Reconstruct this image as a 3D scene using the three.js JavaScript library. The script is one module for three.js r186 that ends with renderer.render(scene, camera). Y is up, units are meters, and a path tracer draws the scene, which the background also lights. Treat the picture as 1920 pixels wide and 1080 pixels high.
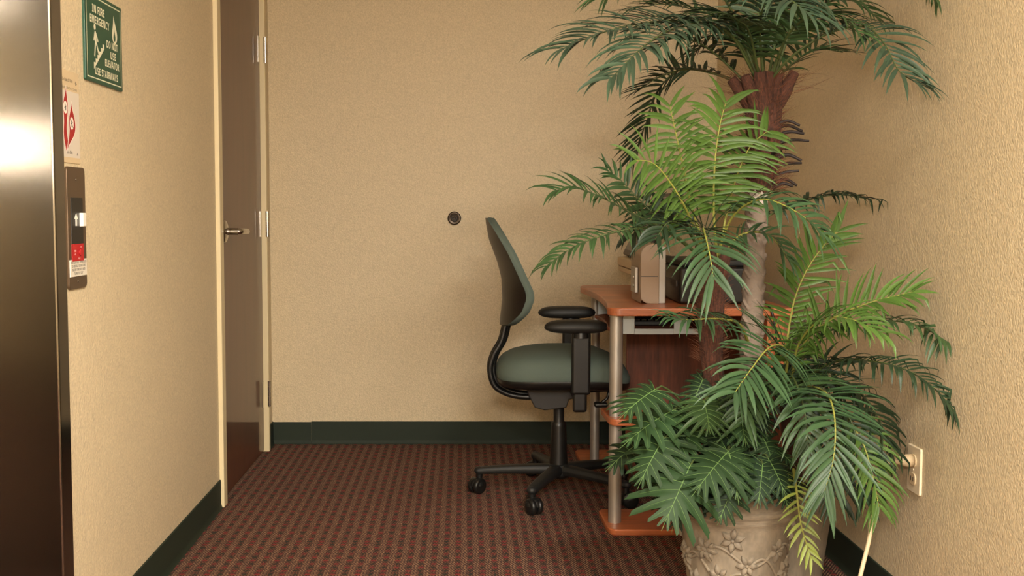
import * as THREE from 'three';
import { RoundedBoxGeometry } from 'three/addons/geometries/RoundedBoxGeometry.js';
import { mergeGeometries } from 'three/addons/utils/BufferGeometryUtils.js';
import { RectAreaLightUniformsLib } from 'three/addons/lights/RectAreaLightUniformsLib.js';

// ------------------------------------------------------------------ camera, light, exposure
const scene = new THREE.Scene();
scene.background = new THREE.Color(0x000000);
const camera = new THREE.PerspectiveCamera(2 * Math.atan(540 / 2100) * 180 / Math.PI, 1920 / 1080, 0.05, 40);
camera.position.set(0, 1.1, 0);
camera.rotation.order = 'YXZ';
camera.rotation.x = -Math.atan(145 / 2100);
camera.setViewOffset(1920, 1080, 90, 0, 1920, 1080);
camera.updateProjectionMatrix();
const renderer = new THREE.WebGLRenderer({ antialias: true });
renderer.toneMapping = THREE.LinearToneMapping;
renderer.toneMappingExposure = 1.0;
renderer.shadowMap.enabled = true;
RectAreaLightUniformsLib.init();
const FLASH = { pos: [0.0, 1.39, 0.02], w: 0.30, h: 0.20, color: 0xfff6ea, power: 220 };
const PANEL = { w: 0.6, d: 0.6, color: 0xfff8ee, spots: [[0.78, -0.2, 190], [0.5, 2.6, 245]] };
const flashLight = new THREE.RectAreaLight(FLASH.color, FLASH.power, FLASH.w, FLASH.h);
flashLight.position.set(...FLASH.pos);
flashLight.lookAt(FLASH.pos[0] + 0.1, FLASH.pos[1] - 0.15, -5);
scene.add(flashLight);

// ------------------------------------------------------------------ helpers
let seed = 20240611;
const rnd = () => { seed = (seed * 1664525 + 1013904223) >>> 0; return seed / 4294967296; };
const rr = (a, b) => a + (b - a) * rnd();
const V = (x, y, z) => new THREE.Vector3(x, y, z);
const taken = {};
function numbered(n) { if (!(n in taken)) { taken[n] = 0; return n; } taken[n]++; return n + '_' + String(taken[n]).padStart(3, '0'); }
function norm(g) {                                   // same attributes everywhere so that geometries merge
  let q = g.index ? g.toNonIndexed() : g;
  for (const k of Object.keys(q.attributes)) if (!['position', 'normal', 'uv'].includes(k)) q.deleteAttribute(k);
  if (!q.attributes.normal) q.computeVertexNormals();
  if (!q.attributes.uv) q.setAttribute('uv', new THREE.BufferAttribute(new Float32Array(q.attributes.position.count * 2), 2));
  return q;
}
const merge = (gs) => gs.length === 1 ? gs[0] : mergeGeometries(gs.map(norm));
function mesh(name, gs, mat, parent = scene) {
  const m = new THREE.Mesh(merge(Array.isArray(gs) ? gs : [gs]), mat);
  m.castShadow = m.receiveShadow = true;
  m.name = parent === scene ? numbered(name) : name;
  parent.add(m); return m;
}
function thing(name, label, category, pos = [0, 0, 0], group) {
  const o = new THREE.Group(); o.name = numbered(name); o.position.set(...pos); scene.add(o);
  o.userData = { label, category }; if (group) o.userData.group = group; return o;
}
function tag(o, label, category, group) { o.userData.label = label; o.userData.category = category; if (group) o.userData.group = group; return o; }
function struct(o, label, category) { o.userData.kind = 'structure'; if (label) o.userData.label = label; if (category) o.userData.category = category; return o; }
function box(x0, x1, y0, y1, z0, z1) {               // box by extents, uv in metres
  const g = new THREE.BoxGeometry(x1 - x0, y1 - y0, z1 - z0); g.translate((x0 + x1) / 2, (y0 + y1) / 2, (z0 + z1) / 2);
  return uvM(g);
}
function uvM(g) {
  const p = g.attributes.position, n = g.attributes.normal, uv = g.attributes.uv;
  for (let i = 0; i < p.count; i++) {
    const ax = Math.abs(n.getX(i)), ay = Math.abs(n.getY(i)), az = Math.abs(n.getZ(i));
    if (ay >= ax && ay >= az) uv.setXY(i, p.getX(i), p.getZ(i)); else if (ax >= az) uv.setXY(i, p.getZ(i), p.getY(i)); else uv.setXY(i, p.getX(i), p.getY(i));
  }
  return g;
}
function rbox(x0, x1, y0, y1, z0, z1, r = 0.004, seg = 2) {
  const g = new RoundedBoxGeometry(x1 - x0, y1 - y0, z1 - z0, seg, r); g.translate((x0 + x1) / 2, (y0 + y1) / 2, (z0 + z1) / 2); return uvM(g);
}
function cyl(r0, r1, a, b, seg = 24) {               // cylinder from point a (radius r0) to b (radius r1)
  const A = V(...a), B = V(...b), d = B.clone().sub(A), g = new THREE.CylinderGeometry(r1, r0, d.length(), seg);
  g.applyQuaternion(new THREE.Quaternion().setFromUnitVectors(V(0, 1, 0), d.clone().normalize()));
  g.translate(...A.clone().add(B).multiplyScalar(0.5).toArray()); return g;
}
function tube(pts, r, seg = 40, rad = 8) { return new THREE.TubeGeometry(new THREE.CatmullRomCurve3(pts.map(p => V(...p)), false, 'centripetal'), seg, r, rad); }
function taperTube(pts, rf, seg = 30, rad = 10, disp) {   // tube with radius rf(t), optional displacement (t, angle)
  const c = new THREE.CatmullRomCurve3(pts.map(p => V(...p)), false, 'centripetal'), fr = c.computeFrenetFrames(seg, false);
  const pos = [], idx = [], uv = [], L = c.getLength();
  for (let i = 0; i <= seg; i++) {
    const t = i / seg, p = c.getPointAt(t);
    for (let j = 0; j <= rad; j++) {
      const a = j / rad * Math.PI * 2, r = rf(t) * (disp ? disp(t * L, a) : 1);
      const q = p.clone().addScaledVector(fr.normals[i], Math.cos(a) * r).addScaledVector(fr.binormals[i], Math.sin(a) * r);
      pos.push(q.x, q.y, q.z); uv.push(a * 0.05, t * L);
      if (i < seg && j < rad) { const k = i * (rad + 1) + j; idx.push(k, k + 1, k + rad + 1, k + 1, k + rad + 2, k + rad + 1); }
    }
  }
  const g = new THREE.BufferGeometry(); g.setAttribute('position', new THREE.Float32BufferAttribute(pos, 3)); g.setAttribute('uv', new THREE.Float32BufferAttribute(uv, 2)); g.setIndex(idx); g.computeVertexNormals(); return g;
}
function grid(nu, nv, fn, closeU = false) {          // parametric sheet
  const pos = [], uv = [], idx = [];
  for (let j = 0; j <= nv; j++) for (let i = 0; i <= nu; i++) { const p = fn(i / nu, j / nv); pos.push(p[0], p[1], p[2]); uv.push(p[3] ?? p[0], p[4] ?? p[1]); }
  for (let j = 0; j < nv; j++) for (let i = 0; i < nu; i++) { const a = j * (nu + 1) + i, b = a + 1, c = a + nu + 1, d = c + 1; idx.push(a, b, c, b, d, c); }
  const g = new THREE.BufferGeometry(); g.setAttribute('position', new THREE.Float32BufferAttribute(pos, 3)); g.setAttribute('uv', new THREE.Float32BufferAttribute(uv, 2)); g.setIndex(idx); g.computeVertexNormals(); return g;
}
function lathe(pts, seg = 48) { return new THREE.LatheGeometry(pts.map(p => new THREE.Vector2(...p)), seg); }

// ------------------------------------------------------------------ textures
function hash(x, y) { let h = (x * 374761393 + y * 668265263) | 0; h = Math.imul(h ^ (h >>> 13), 1274126177); return ((h ^ (h >>> 16)) >>> 0) / 4294967296; }
function vnoise(x, y, px, py) {                       // tileable value noise
  const xi = Math.floor(x), yi = Math.floor(y), fx = x - xi, fy = y - yi, s = t => t * t * (3 - 2 * t);
  const w = (a, n) => ((a % n) + n) % n, h = (a, b) => hash(w(a, px), w(b, py));
  const a = h(xi, yi), b = h(xi + 1, yi), c = h(xi, yi + 1), d = h(xi + 1, yi + 1), u = s(fx), v = s(fy);
  return a + (b - a) * u + (c - a) * v + (a - b - c + d) * u * v;
}
function dataTex(n, fn, rep, srgb = false, m = n) {
  const d = new Uint8Array(n * m * 4);
  for (let y = 0; y < m; y++) for (let x = 0; x < n; x++) { const c = fn(x / n, y / m, x, y), k = (y * n + x) * 4; d[k] = c[0]; d[k + 1] = c[1]; d[k + 2] = c[2]; d[k + 3] = 255; }
  const t = new THREE.DataTexture(d, n, m); t.wrapS = t.wrapT = THREE.RepeatWrapping; t.magFilter = THREE.LinearFilter; t.minFilter = THREE.LinearMipmapLinearFilter; t.generateMipmaps = true;
  if (srgb) t.colorSpace = THREE.SRGBColorSpace; t.repeat.set(...rep); t.needsUpdate = true; return t;
}
const g255 = v => { v = Math.max(0, Math.min(255, v)); return [v, v, v]; };
const wallBump = dataTex(512, (u, v) => g255(255 * (0.6 * vnoise(u * 120, v * 90, 120, 90) + 0.35 * vnoise(u * 230, v * 180, 230, 180) + 0.05 * vnoise(u * 40, v * 30, 40, 30))), [1 / 0.42, 1 / 0.42]);
const wallCol = dataTex(512, (u, v, x, y) => { const n = 0.75 * vnoise(u * 170, v * 130, 170, 130) + 0.2 * vnoise(u * 60, v * 60, 60, 60) + 0.05 * vnoise(u * 9, v * 9, 9, 9); const k = 0.92 + 0.16 * n; return [205 * k, 189 * k, 157 * k]; }, [1 / 0.42, 1 / 0.42], true);
// carpet: burgundy ground, tan twill dashes, rows of red and dark green motifs
const CP = 0.304;
const carpetCol = dataTex(1024, (u, v) => {
  const X = u * 8, Y = v * 9, cx = Math.floor(X), cy = Math.floor(Y), fx = X - cx - 0.5, fy = Y - cy - 0.5;      // cells of 38 x 34 mm
  const n = vnoise(u * 128, v * 128, 128, 128), n2 = vnoise(u * 400, v * 400, 400, 400), n3 = vnoise(u * 60, v * 60, 60, 60);
  const line = v * 36 + 0.12 * n3, ly = line - Math.floor(line), dx = u * 32 + Math.floor(line) * 0.5 + ly * 0.6 + 0.25 * n3, dsh = dx - Math.floor(dx);   // short slanting dashes
  const tan = dsh < 0.46 + 0.3 * (n3 - 0.5) && ly > 0.2 && ly < 0.85;
  let c = tan ? [190, 150, 112] : [56, 20, 18];
  const d = Math.pow(Math.abs(fx) * 2.3, 2) + Math.pow(Math.abs(fy) * 2.5, 2) + (n - 0.5) * 0.45;
  if (d < 0.3) c = ((cx + cy) & 1) ? [138, 34, 34] : [34, 42, 26];
  else if (Math.abs(fx) < 0.24) c = c.map((q, i) => q * [0.82, 0.66, 0.62][i]);
  const k = 0.66 + 0.46 * n + 0.3 * (n2 - 0.5);
  return c.map(q => Math.max(0, Math.min(255, q * k)));
}, [1 / CP, 1 / CP], true);
const carpetBump = dataTex(512, (u, v) => g255(255 * (0.6 * vnoise(u * 200, v * 200, 200, 200) + 0.4 * hash(Math.floor(u * 512), Math.floor(v * 512)))), [1 / CP, 1 / CP]);
const woodCol = dataTex(512, (u, v) => {
  const w = vnoise(u * 5, v * 26, 5, 26) * 0.5 + vnoise(u * 10, v * 90, 10, 90) * 0.35 + vnoise(u * 30, v * 200, 30, 200) * 0.15, k = 0.8 + 0.4 * w;
  return [Math.min(255, 186 * k), 106 * k, 65 * k];
}, [1 / 0.6, 1 / 0.6], true);
const woodColV = dataTex(512, (u, v) => {
  const w = vnoise(v * 5, u * 26, 5, 26) * 0.5 + vnoise(v * 10, u * 90, 10, 90) * 0.35 + vnoise(v * 30, u * 200, 30, 200) * 0.15, k = 0.7 + 0.6 * w;
  return [122 * k, 66 * k, 42 * k];
}, [1 / 0.5, 1 / 0.5], true);
const doorCol = dataTex(256, (u, v) => { const k = 0.92 + 0.16 * (0.5 * vnoise(u * 40, v * 4, 40, 4) + 0.5 * vnoise(u * 10, v * 3, 10, 3)); return [88 * k, 50 * k, 33 * k]; }, [1 / 0.5, 1 / 0.9], true);
const steelRough = dataTex(512, (u, v) => g255(95 + 60 * vnoise(u * 256, v * 3, 256, 3) + 20 * vnoise(u * 90, v * 2, 90, 2)), [1 / 0.25, 1 / 0.9]);
const stoneCol = dataTex(256, (u, v) => { const n = 0.5 * vnoise(u * 12, v * 12, 12, 12) + 0.3 * vnoise(u * 50, v * 50, 50, 50) + 0.2 * vnoise(u * 120, v * 120, 120, 120), k = 0.82 + 0.36 * n; return [134 * k, 122 * k, 104 * k]; }, [2, 2], true);
const fibreCol = dataTex(256, (u, v) => { const n = 0.6 * vnoise(u * 90, v * 10, 90, 10) + 0.4 * vnoise(u * 30, v * 40, 30, 40), k = 0.45 + 0.9 * n; return [78 * k, 45 * k, 32 * k]; }, [6, 6], true);
const fabricBump = dataTex(256, (u, v) => g255(128 + 90 * Math.sin(u * 2 * Math.PI * 64) * Math.sin(v * 2 * Math.PI * 64)), [8, 8]);
function canvasTex(w, h, draw) { const c = document.createElement('canvas'); c.width = w; c.height = h; draw(c.getContext('2d'), w, h); const t = new THREE.CanvasTexture(c); t.colorSpace = THREE.SRGBColorSpace; return t; }

// ------------------------------------------------------------------ materials
const S = (o) => new THREE.MeshStandardMaterial(o), PH = (o) => new THREE.MeshPhysicalMaterial(o);
const M = {
  wall: PH({ map: wallCol, bumpMap: wallBump, bumpScale: 0.0011, roughness: 0.48, specularIntensity: 0.7 }),
  ceiling: S({ color: 0xd9d2c4, roughness: 0.9 }),
  carpet: S({ map: carpetCol, bumpMap: carpetBump, bumpScale: 0.003, roughness: 0.95 }),
  base: S({ color: 0x122112, roughness: 0.7 }),
  frame: S({ color: 0xd8c9a2, roughness: 0.4 }),
  door: PH({ map: doorCol, roughness: 0.5, specularIntensity: 0.5, clearcoat: 0.5, clearcoatRoughness: 0.08 }),
  steel: PH({ color: 0x88837b, metalness: 1, roughness: 0.18, anisotropy: 0.95 }),
  chrome: S({ color: 0xbdb8b0, metalness: 1, roughness: 0.22 }),
  bronze: S({ color: 0x4a4138, metalness: 0.85, roughness: 0.32 }),
  panelBrown: S({ color: 0x655340, metalness: 0.55, roughness: 0.4 }),
  black: S({ color: 0x141413, roughness: 0.38 }),
  blackSoft: S({ color: 0x1a1b1a, roughness: 0.55 }),
  shell: S({ color: 0x1b1815, roughness: 0.42 }),
  fabric: S({ color: 0x5a6962, roughness: 0.85, bumpMap: fabricBump, bumpScale: 0.0006 }),
  wood: PH({ map: woodCol, roughness: 0.38, clearcoat: 0.3, clearcoatRoughness: 0.25 }),
  woodV: S({ map: woodColV, roughness: 0.5 }),
  tubeGrey: S({ color: 0xb3ada4, metalness: 0.7, roughness: 0.45 }),
  railGrey: S({ color: 0xa6aaa8, metalness: 0.6, roughness: 0.35 }),
  beige: S({ color: 0x9c8670, roughness: 0.5 }),
  lightGrey: S({ color: 0xb9b5ae, roughness: 0.45 }),
  darkGrey: S({ color: 0x4d4642, roughness: 0.5 }),
  screen: S({ color: 0x2c2a2a, roughness: 0.25 }),
  cream: S({ color: 0xcdb894, roughness: 0.5 }),
  ivory: S({ color: 0xe2d3b4, roughness: 0.35 }),
  stone: S({ map: stoneCol, bumpMap: stoneCol, bumpScale: 0.0015, roughness: 0.8 }),
  soil: S({ color: 0x2a2018, roughness: 1 }),
  trunkGrey: S({ color: 0x77695c, roughness: 0.85 }),
  fibre: S({ map: fibreCol, bumpMap: fibreCol, bumpScale: 0.004, roughness: 0.95 }),
  hair: S({ color: 0x5a3520, roughness: 0.9 }),
  stub: S({ color: 0x1b100c, roughness: 0.7 }),
  stem: S({ color: 0x7c7d36, roughness: 0.6 }), stemDark: S({ color: 0x3d4a22, roughness: 0.6 }),
  vein: S({ color: 0x5d7c42, roughness: 0.6 }), white: S({ color: 0xe9e4d8, roughness: 0.5 }), red: S({ color: 0xb01c22, roughness: 0.45 }),
};
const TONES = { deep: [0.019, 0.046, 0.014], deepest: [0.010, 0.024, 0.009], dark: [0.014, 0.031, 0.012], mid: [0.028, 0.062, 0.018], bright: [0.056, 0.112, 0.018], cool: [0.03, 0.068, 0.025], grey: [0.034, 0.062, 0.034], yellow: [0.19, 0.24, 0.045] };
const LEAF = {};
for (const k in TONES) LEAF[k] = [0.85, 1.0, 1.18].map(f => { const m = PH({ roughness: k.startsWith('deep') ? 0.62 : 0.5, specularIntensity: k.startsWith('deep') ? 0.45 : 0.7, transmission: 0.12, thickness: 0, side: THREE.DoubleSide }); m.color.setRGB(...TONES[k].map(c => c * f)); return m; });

// ------------------------------------------------------------------ the room
const WL = -0.905, WR = 1.17, ZB = -5.235, ZF = 3.4, HC = 2.5, TH = 0.14;
struct(mesh('floor', box(WL - 0.35, WR + TH, -0.1, 0, ZB - TH, ZF + TH), M.carpet), 'burgundy and tan patterned carpet', 'floor');
struct(mesh('ceiling', box(WL - 0.35, WR + TH, HC, HC + 0.1, ZB - TH, ZF + TH), M.ceiling), 'plain ceiling above the corridor', 'ceiling');
struct(mesh('wall_back', box(WL - TH, WR + TH, 0, HC, ZB - TH, ZB), M.wall), 'tan textured end wall with door bumper', 'wall');
struct(mesh('wall_right', box(WR, WR + TH, 0, HC, ZB, ZF), M.wall), 'tan textured wall behind the palms', 'wall');
struct(mesh('wall_front', box(WL - TH, WR + TH, 0, HC, ZF, ZF + TH), M.wall), 'tan wall behind the camera', 'wall');
const DZ0 = -5.06, DZ1 = -4.15, EZ0 = -2.495, EZ1 = -1.37;      // door opening and elevator opening along the left wall
struct(mesh('wall_left', [
  box(WL - TH, WL, 0, HC, ZB, DZ0 - 0.01), box(WL - TH, WL, 2.06, HC, DZ0 - 0.01, DZ1 + 0.01), box(WL - TH, WL, 0, HC, DZ1 + 0.01, EZ0),
  box(WL - TH, WL, 2.2, HC, EZ0, EZ1), box(WL - TH, WL, 0, HC, EZ1, ZF)], M.wall), 'tan textured wall with the brown door and call panel', 'wall');
function baseboard(name, pts, h = 0.106) {            // cove base: extruded profile along x or z
  const [axis, a, b, at, dir] = pts, sh = new THREE.Shape();
  sh.moveTo(0, 0); sh.lineTo(0.012, 0); sh.quadraticCurveTo(0.006, 0.006, 0.005, 0.02); sh.lineTo(0.005, h - 0.003); sh.quadraticCurveTo(0.005, h, 0.002, h); sh.lineTo(0, h); sh.closePath();
  const g = new THREE.ExtrudeGeometry(sh, { depth: b - a, bevelEnabled: false, curveSegments: 5 });
  if (axis === 'z') { if (dir < 0) { g.rotateY(Math.PI); g.translate(at, 0, b); } else g.translate(at, 0, a); }
  else { g.rotateY(-Math.PI / 2); g.translate(b, 0, at); }
  return struct(mesh(name, g, M.base), 'dark green vinyl cove base', 'baseboard');
}
baseboard('baseboard_back', ['x', WL, -0.722, ZB, 1], 0.104);
baseboard('baseboard_back', ['x', -0.721, WR, ZB, 1], 0.107);
baseboard('baseboard_left', ['z', ZB, -5.094, WL, 1]);
baseboard('baseboard_left', ['z', -4.088, -2.508, WL, 1]);
baseboard('baseboard_left', ['z', -1.355, ZF, WL, 1]);
baseboard('baseboard_right', ['z', ZB, ZF, WR, -1]);

// door in the left wall
const door = new THREE.Group(); door.name = numbered('door_1'); scene.add(door); struct(door, 'brown flush door with lever handle and three hinges', 'door');
door.position.set(WL, 0, -4.6);
{
  const z = v => v + 4.6;
  mesh('door_leaf', rbox(-0.052, -0.008, 0.008, 2.035, z(DZ0 + 0.003), z(DZ1 - 0.003), 0.002), M.door, door);
  mesh('frame_jamb', rbox(-0.1, 0.016, 0, 2.09, z(DZ1), z(-4.092), 0.004), M.frame, door);
  mesh('frame_jamb', rbox(-0.1, 0.016, 0, 2.09, z(-5.09), z(DZ0), 0.004), M.frame, door);
  mesh('frame_head', rbox(-0.1, 0.016, 2.038, 2.09, z(DZ0), z(DZ1), 0.004), M.frame, door);
  for (const y of [1.815, 1.04, 0.268]) {
    const h = mesh('hinge', [rbox(-0.009, -0.0055, y - 0.058, y + 0.058, z(DZ0 + 0.004), z(DZ0 + 0.042), 0.001), rbox(0.0145, 0.0175, y - 0.058, y + 0.058, z(DZ0 - 0.018), z(DZ0 - 0.002), 0.001)], M.chrome, door);
    for (let k = 0; k < 5; k++) mesh('knuckle', cyl(0.0075, 0.0075, [0.018, y - 0.058 + k * 0.0234, z(DZ0 + 0.001)], [0.018, y - 0.058 + k * 0.0234 + 0.0222, z(DZ0 + 0.001)], 14), M.chrome, h);
  }
  const hz = z(-4.215), hy = 1.022;
  const hd = mesh('door_handle', [cyl(0.0165, 0.0135, [0.0, hy, hz], [0.024, hy, hz], 24), cyl(0.0128, 0.0128, [0.02, hy, hz], [0.058, hy, hz], 24), tube([[0.05, hy, hz], [0.062, hy, hz - 0.005], [0.067, hy, hz - 0.028], [0.067, hy - 0.002, hz - 0.115]], 0.0112, 24, 14), new THREE.SphereGeometry(0.0112, 14, 10).translate(0.067, hy - 0.002, hz - 0.115)], M.chrome, door);
  const rose = lathe([[0, 0], [0.043, 0], [0.043, 0.012], [0.04, 0.019], [0.024, 0.024], [0.0, 0.026]], 36); rose.rotateZ(-Math.PI / 2); rose.translate(-0.008, hy, hz);
  mesh('rose', rose, M.chrome, hd);
}
// elevator entrance
const elev = new THREE.Group(); elev.name = numbered('door_2'); scene.add(elev); struct(elev, 'brushed steel elevator entrance beside the call panel', 'elevator');
elev.position.set(WL, 0, -1.9);
{
  const z = v => v + 1.9, c = -2.444;
  // far jamb: front reveal facing the camera and face trim on the wall, one bent sheet
  const jamb = (zc, s, hgt) => {
    const sh = new THREE.Shape(), r = 0.006, xf = 0.015;
    sh.moveTo(-0.22, 0); sh.lineTo(xf - r, 0); sh.quadraticCurveTo(xf, 0, xf, -r); sh.lineTo(xf, -0.062); sh.lineTo(-0.05, -0.062); sh.lineTo(-0.05, -0.04); sh.lineTo(-0.22, -0.04); sh.closePath();
    const g = new THREE.ExtrudeGeometry(sh, { depth: hgt, bevelEnabled: false, curveSegments: 8 });
    g.rotateX(-Math.PI / 2); g.scale(1, 1, 1);        // shape y -> -z
    if (s < 0) { const p = g.attributes.position, n = g.attributes.normal; for (let i = 0; i < p.count; i++) { p.setZ(i, -p.getZ(i)); n.setZ(i, -n.getZ(i)); } const q = g.index ? g.toNonIndexed() : g; const a = q.attributes; for (let i = 0; i < a.position.count; i += 3) for (const k in a) { const at = a[k], w = at.itemSize; for (let d = 0; d < w; d++) { const t = at.array[(i + 1) * w + d]; at.array[(i + 1) * w + d] = at.array[(i + 2) * w + d]; at.array[(i + 2) * w + d] = t; } } q.translate(0, 0, zc); return q; }
    g.translate(0, 0, zc); return g;
  };
  // (shape y of 0 is the reveal plane, negative y runs away from the opening)
  const far = jamb(0, -1, 2.2); far.translate(0, 0, z(c)); // mirrored so that the trim runs to -z
  const g1 = far; { const p = g1.attributes.position; let mn = 1e9, mx = -1e9; for (let i = 0; i < p.count; i++) { mn = Math.min(mn, p.getZ(i)); mx = Math.max(mx, p.getZ(i)); } if (mx > z(c) + 0.01) { /* flip side */ const n = g1.attributes.normal; } }
  mesh('jamb', g1, M.steel, elev);
  const near = jamb(0, 1, 2.2); near.translate(0, 0, z(-1.42)); mesh('jamb', near, M.steel, elev);
  mesh('lintel', rbox(-0.22, 0.015, 2.2, 2.3, z(c - 0.062), z(-1.358), 0.003), M.steel, elev);
  mesh('door_panel', rbox(-0.25, -0.215, 0.005, 2.2, z(c - 0.03), z(-1.93), 0.002), M.steel, elev);
  mesh('door_panel', rbox(-0.25, -0.215, 0.005, 2.2, z(-1.925), z(-1.39), 0.002), M.steel, elev);
}

// ------------------------------------------------------------------ lamps: camera flash and ceiling panels behind the camera
{
  const t = thing('camera_flash', 'white photographic flash head behind the camera', 'flash', [FLASH.pos[0], FLASH.pos[1], FLASH.pos[2] + 0.03]);
  mesh('flash_body', rbox(-0.17, 0.17, -0.12, 0.12, 0, 0.08, 0.01), M.blackSoft, t);
  mesh('flash_window', box(-0.15, 0.15, -0.1, 0.1, -0.006, 0.002), S({ color: 0xffffff, emissive: FLASH.color, emissiveIntensity: 2 }), t);
  mesh('flash_stand', cyl(0.012, 0.012, [0, -FLASH.pos[1], 0.05], [0, -0.12, 0.05], 12), M.blackSoft, t);
}
PANEL.spots.forEach(([x, z, power], i) => {
  const t = thing('ceiling_light', i ? 'flat ceiling light panel behind the camera' : 'flat ceiling light panel just above the camera', 'ceiling light', [x, HC - 0.002, z]);
  const w = PANEL.w / 2, d = PANEL.d / 2;
  mesh('light_frame', [box(-w - 0.03, w + 0.03, -0.035, 0, -d - 0.03, -d), box(-w - 0.03, w + 0.03, -0.035, 0, d, d + 0.03), box(-w - 0.03, -w, -0.035, 0, -d, d), box(w, w + 0.03, -0.035, 0, -d, d)], M.white, t);
  mesh('diffuser', box(-w, w, -0.02, -0.012, -d, d), S({ color: 0xffffff, emissive: PANEL.color, emissiveIntensity: 2 }), t);
  const L = new THREE.RectAreaLight(PANEL.color, power, PANEL.w, PANEL.d); L.position.set(x, HC - 0.03, z); L.lookAt(x, 0, z); scene.add(L);
});

// ------------------------------------------------------------------ things on the walls
function wallPlate(t, name, w, h, th, mat, r, x = 0) { const sh = rr2(w, h, r), g = new THREE.ExtrudeGeometry(sh, { depth: th, bevelEnabled: true, bevelThickness: 0.0012, bevelSize: 0.0012, bevelSegments: 2, curveSegments: 6 }); g.rotateY(Math.PI / 2); g.translate(x, 0, 0); return mesh(name, g, mat, t); }
function rr2(w, h, r) { const s = new THREE.Shape(), x = w / 2, y = h / 2; s.moveTo(-x + r, -y); s.lineTo(x - r, -y); s.absarc(x - r, -y + r, r, -Math.PI / 2, 0); s.lineTo(x, y - r); s.absarc(x - r, y - r, r, 0, Math.PI / 2); s.lineTo(-x + r, y); s.absarc(-x + r, y - r, r, Math.PI / 2, Math.PI); s.lineTo(-x, -y + r); s.absarc(-x + r, -y + r, r, Math.PI, Math.PI * 1.5); return s; }
function printed(name, w, h, tex, t, x, y = 0, z = 0, rough = 0.45) { const g = new THREE.PlaneGeometry(w, h); g.rotateY(Math.PI / 2); g.translate(x, y, z); return mesh(name, g, S({ map: tex, roughness: rough }), t); }

{ // green fire sign
  const w = 0.285, h = 0.214, t = thing('fire_emergency_sign', 'green fire emergency sign with cream lettering on left wall', 'sign', [WL, 1.520, -2.835]);
  wallPlate(t, 'plate', w, h, 0.005, S({ color: 0x1f4a38, roughness: 0.4 }), 0.004);
  const tex = canvasTex(1140, 856, (g, W, H) => {
    g.fillStyle = '#234c38'; g.fillRect(0, 0, W, H);
    g.strokeStyle = '#cfd2b4'; g.lineWidth = 12; g.strokeRect(38, 34, W - 76, H - 68);
    g.fillStyle = '#dfdcc0'; g.font = 'bold 98px sans-serif'; g.textAlign = 'center';
    const tx = (s, x, y, w2, sz) => { g.font = `bold ${sz}px sans-serif`; g.fillText(s, x, y, w2); };
    tx('IN FIRE', 400, 184, 400, 108); tx('EMERGENCY', 430, 290, 600, 108);
    tx('DO NOT', 810, 470, 370, 104); tx('USE', 840, 572, 220, 104); tx('ELEVATOR', 800, 664, 470, 100);
    tx('USE STAIRWAYS', 620, 782, 740, 98);
    // flame
    g.beginPath(); g.moveTo(870, 110); g.bezierCurveTo(900, 190, 1000, 250, 985, 330); g.bezierCurveTo(975, 385, 920, 400, 890, 398); g.bezierCurveTo(820, 385, 800, 310, 838, 250); g.bezierCurveTo(858, 210, 868, 160, 870, 110); g.fill();
    g.fillStyle = '#234c38'; g.beginPath(); g.moveTo(890, 250); g.bezierCurveTo(905, 300, 945, 320, 925, 360); g.bezierCurveTo(905, 385, 865, 375, 862, 345); g.bezierCurveTo(860, 310, 885, 290, 890, 250); g.fill();
    // walking figure
    g.save(); g.translate(10, -22);
    g.fillStyle = g.strokeStyle = '#dfdcc0'; g.lineCap = 'round'; g.lineJoin = 'round';
    g.beginPath(); g.arc(265, 345, 30, 0, 7); g.fill();
    g.lineWidth = 52; g.beginPath(); g.moveTo(278, 408); g.lineTo(288, 480); g.stroke();
    g.lineWidth = 26; g.beginPath(); g.moveTo(300, 410); g.lineTo(350, 470); g.moveTo(262, 410); g.lineTo(238, 470); g.stroke();
    g.lineWidth = 30; g.beginPath(); g.moveTo(280, 490); g.lineTo(250, 620); g.moveTo(298, 490); g.lineTo(350, 560); g.lineTo(372, 590); g.stroke();
    // stair flight
    g.beginPath(); g.moveTo(220, 760);
    for (let i = 0; i < 6; i++) { g.lineTo(220 + i * 55, 690 - i * 42); g.lineTo(275 + i * 55, 690 - i * 42); }
    g.lineTo(552, 520); g.closePath(); g.fill(); g.restore();
  });
  printed('face_print', w - 0.002, h - 0.002, tex, t, 0.0066);
}
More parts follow.
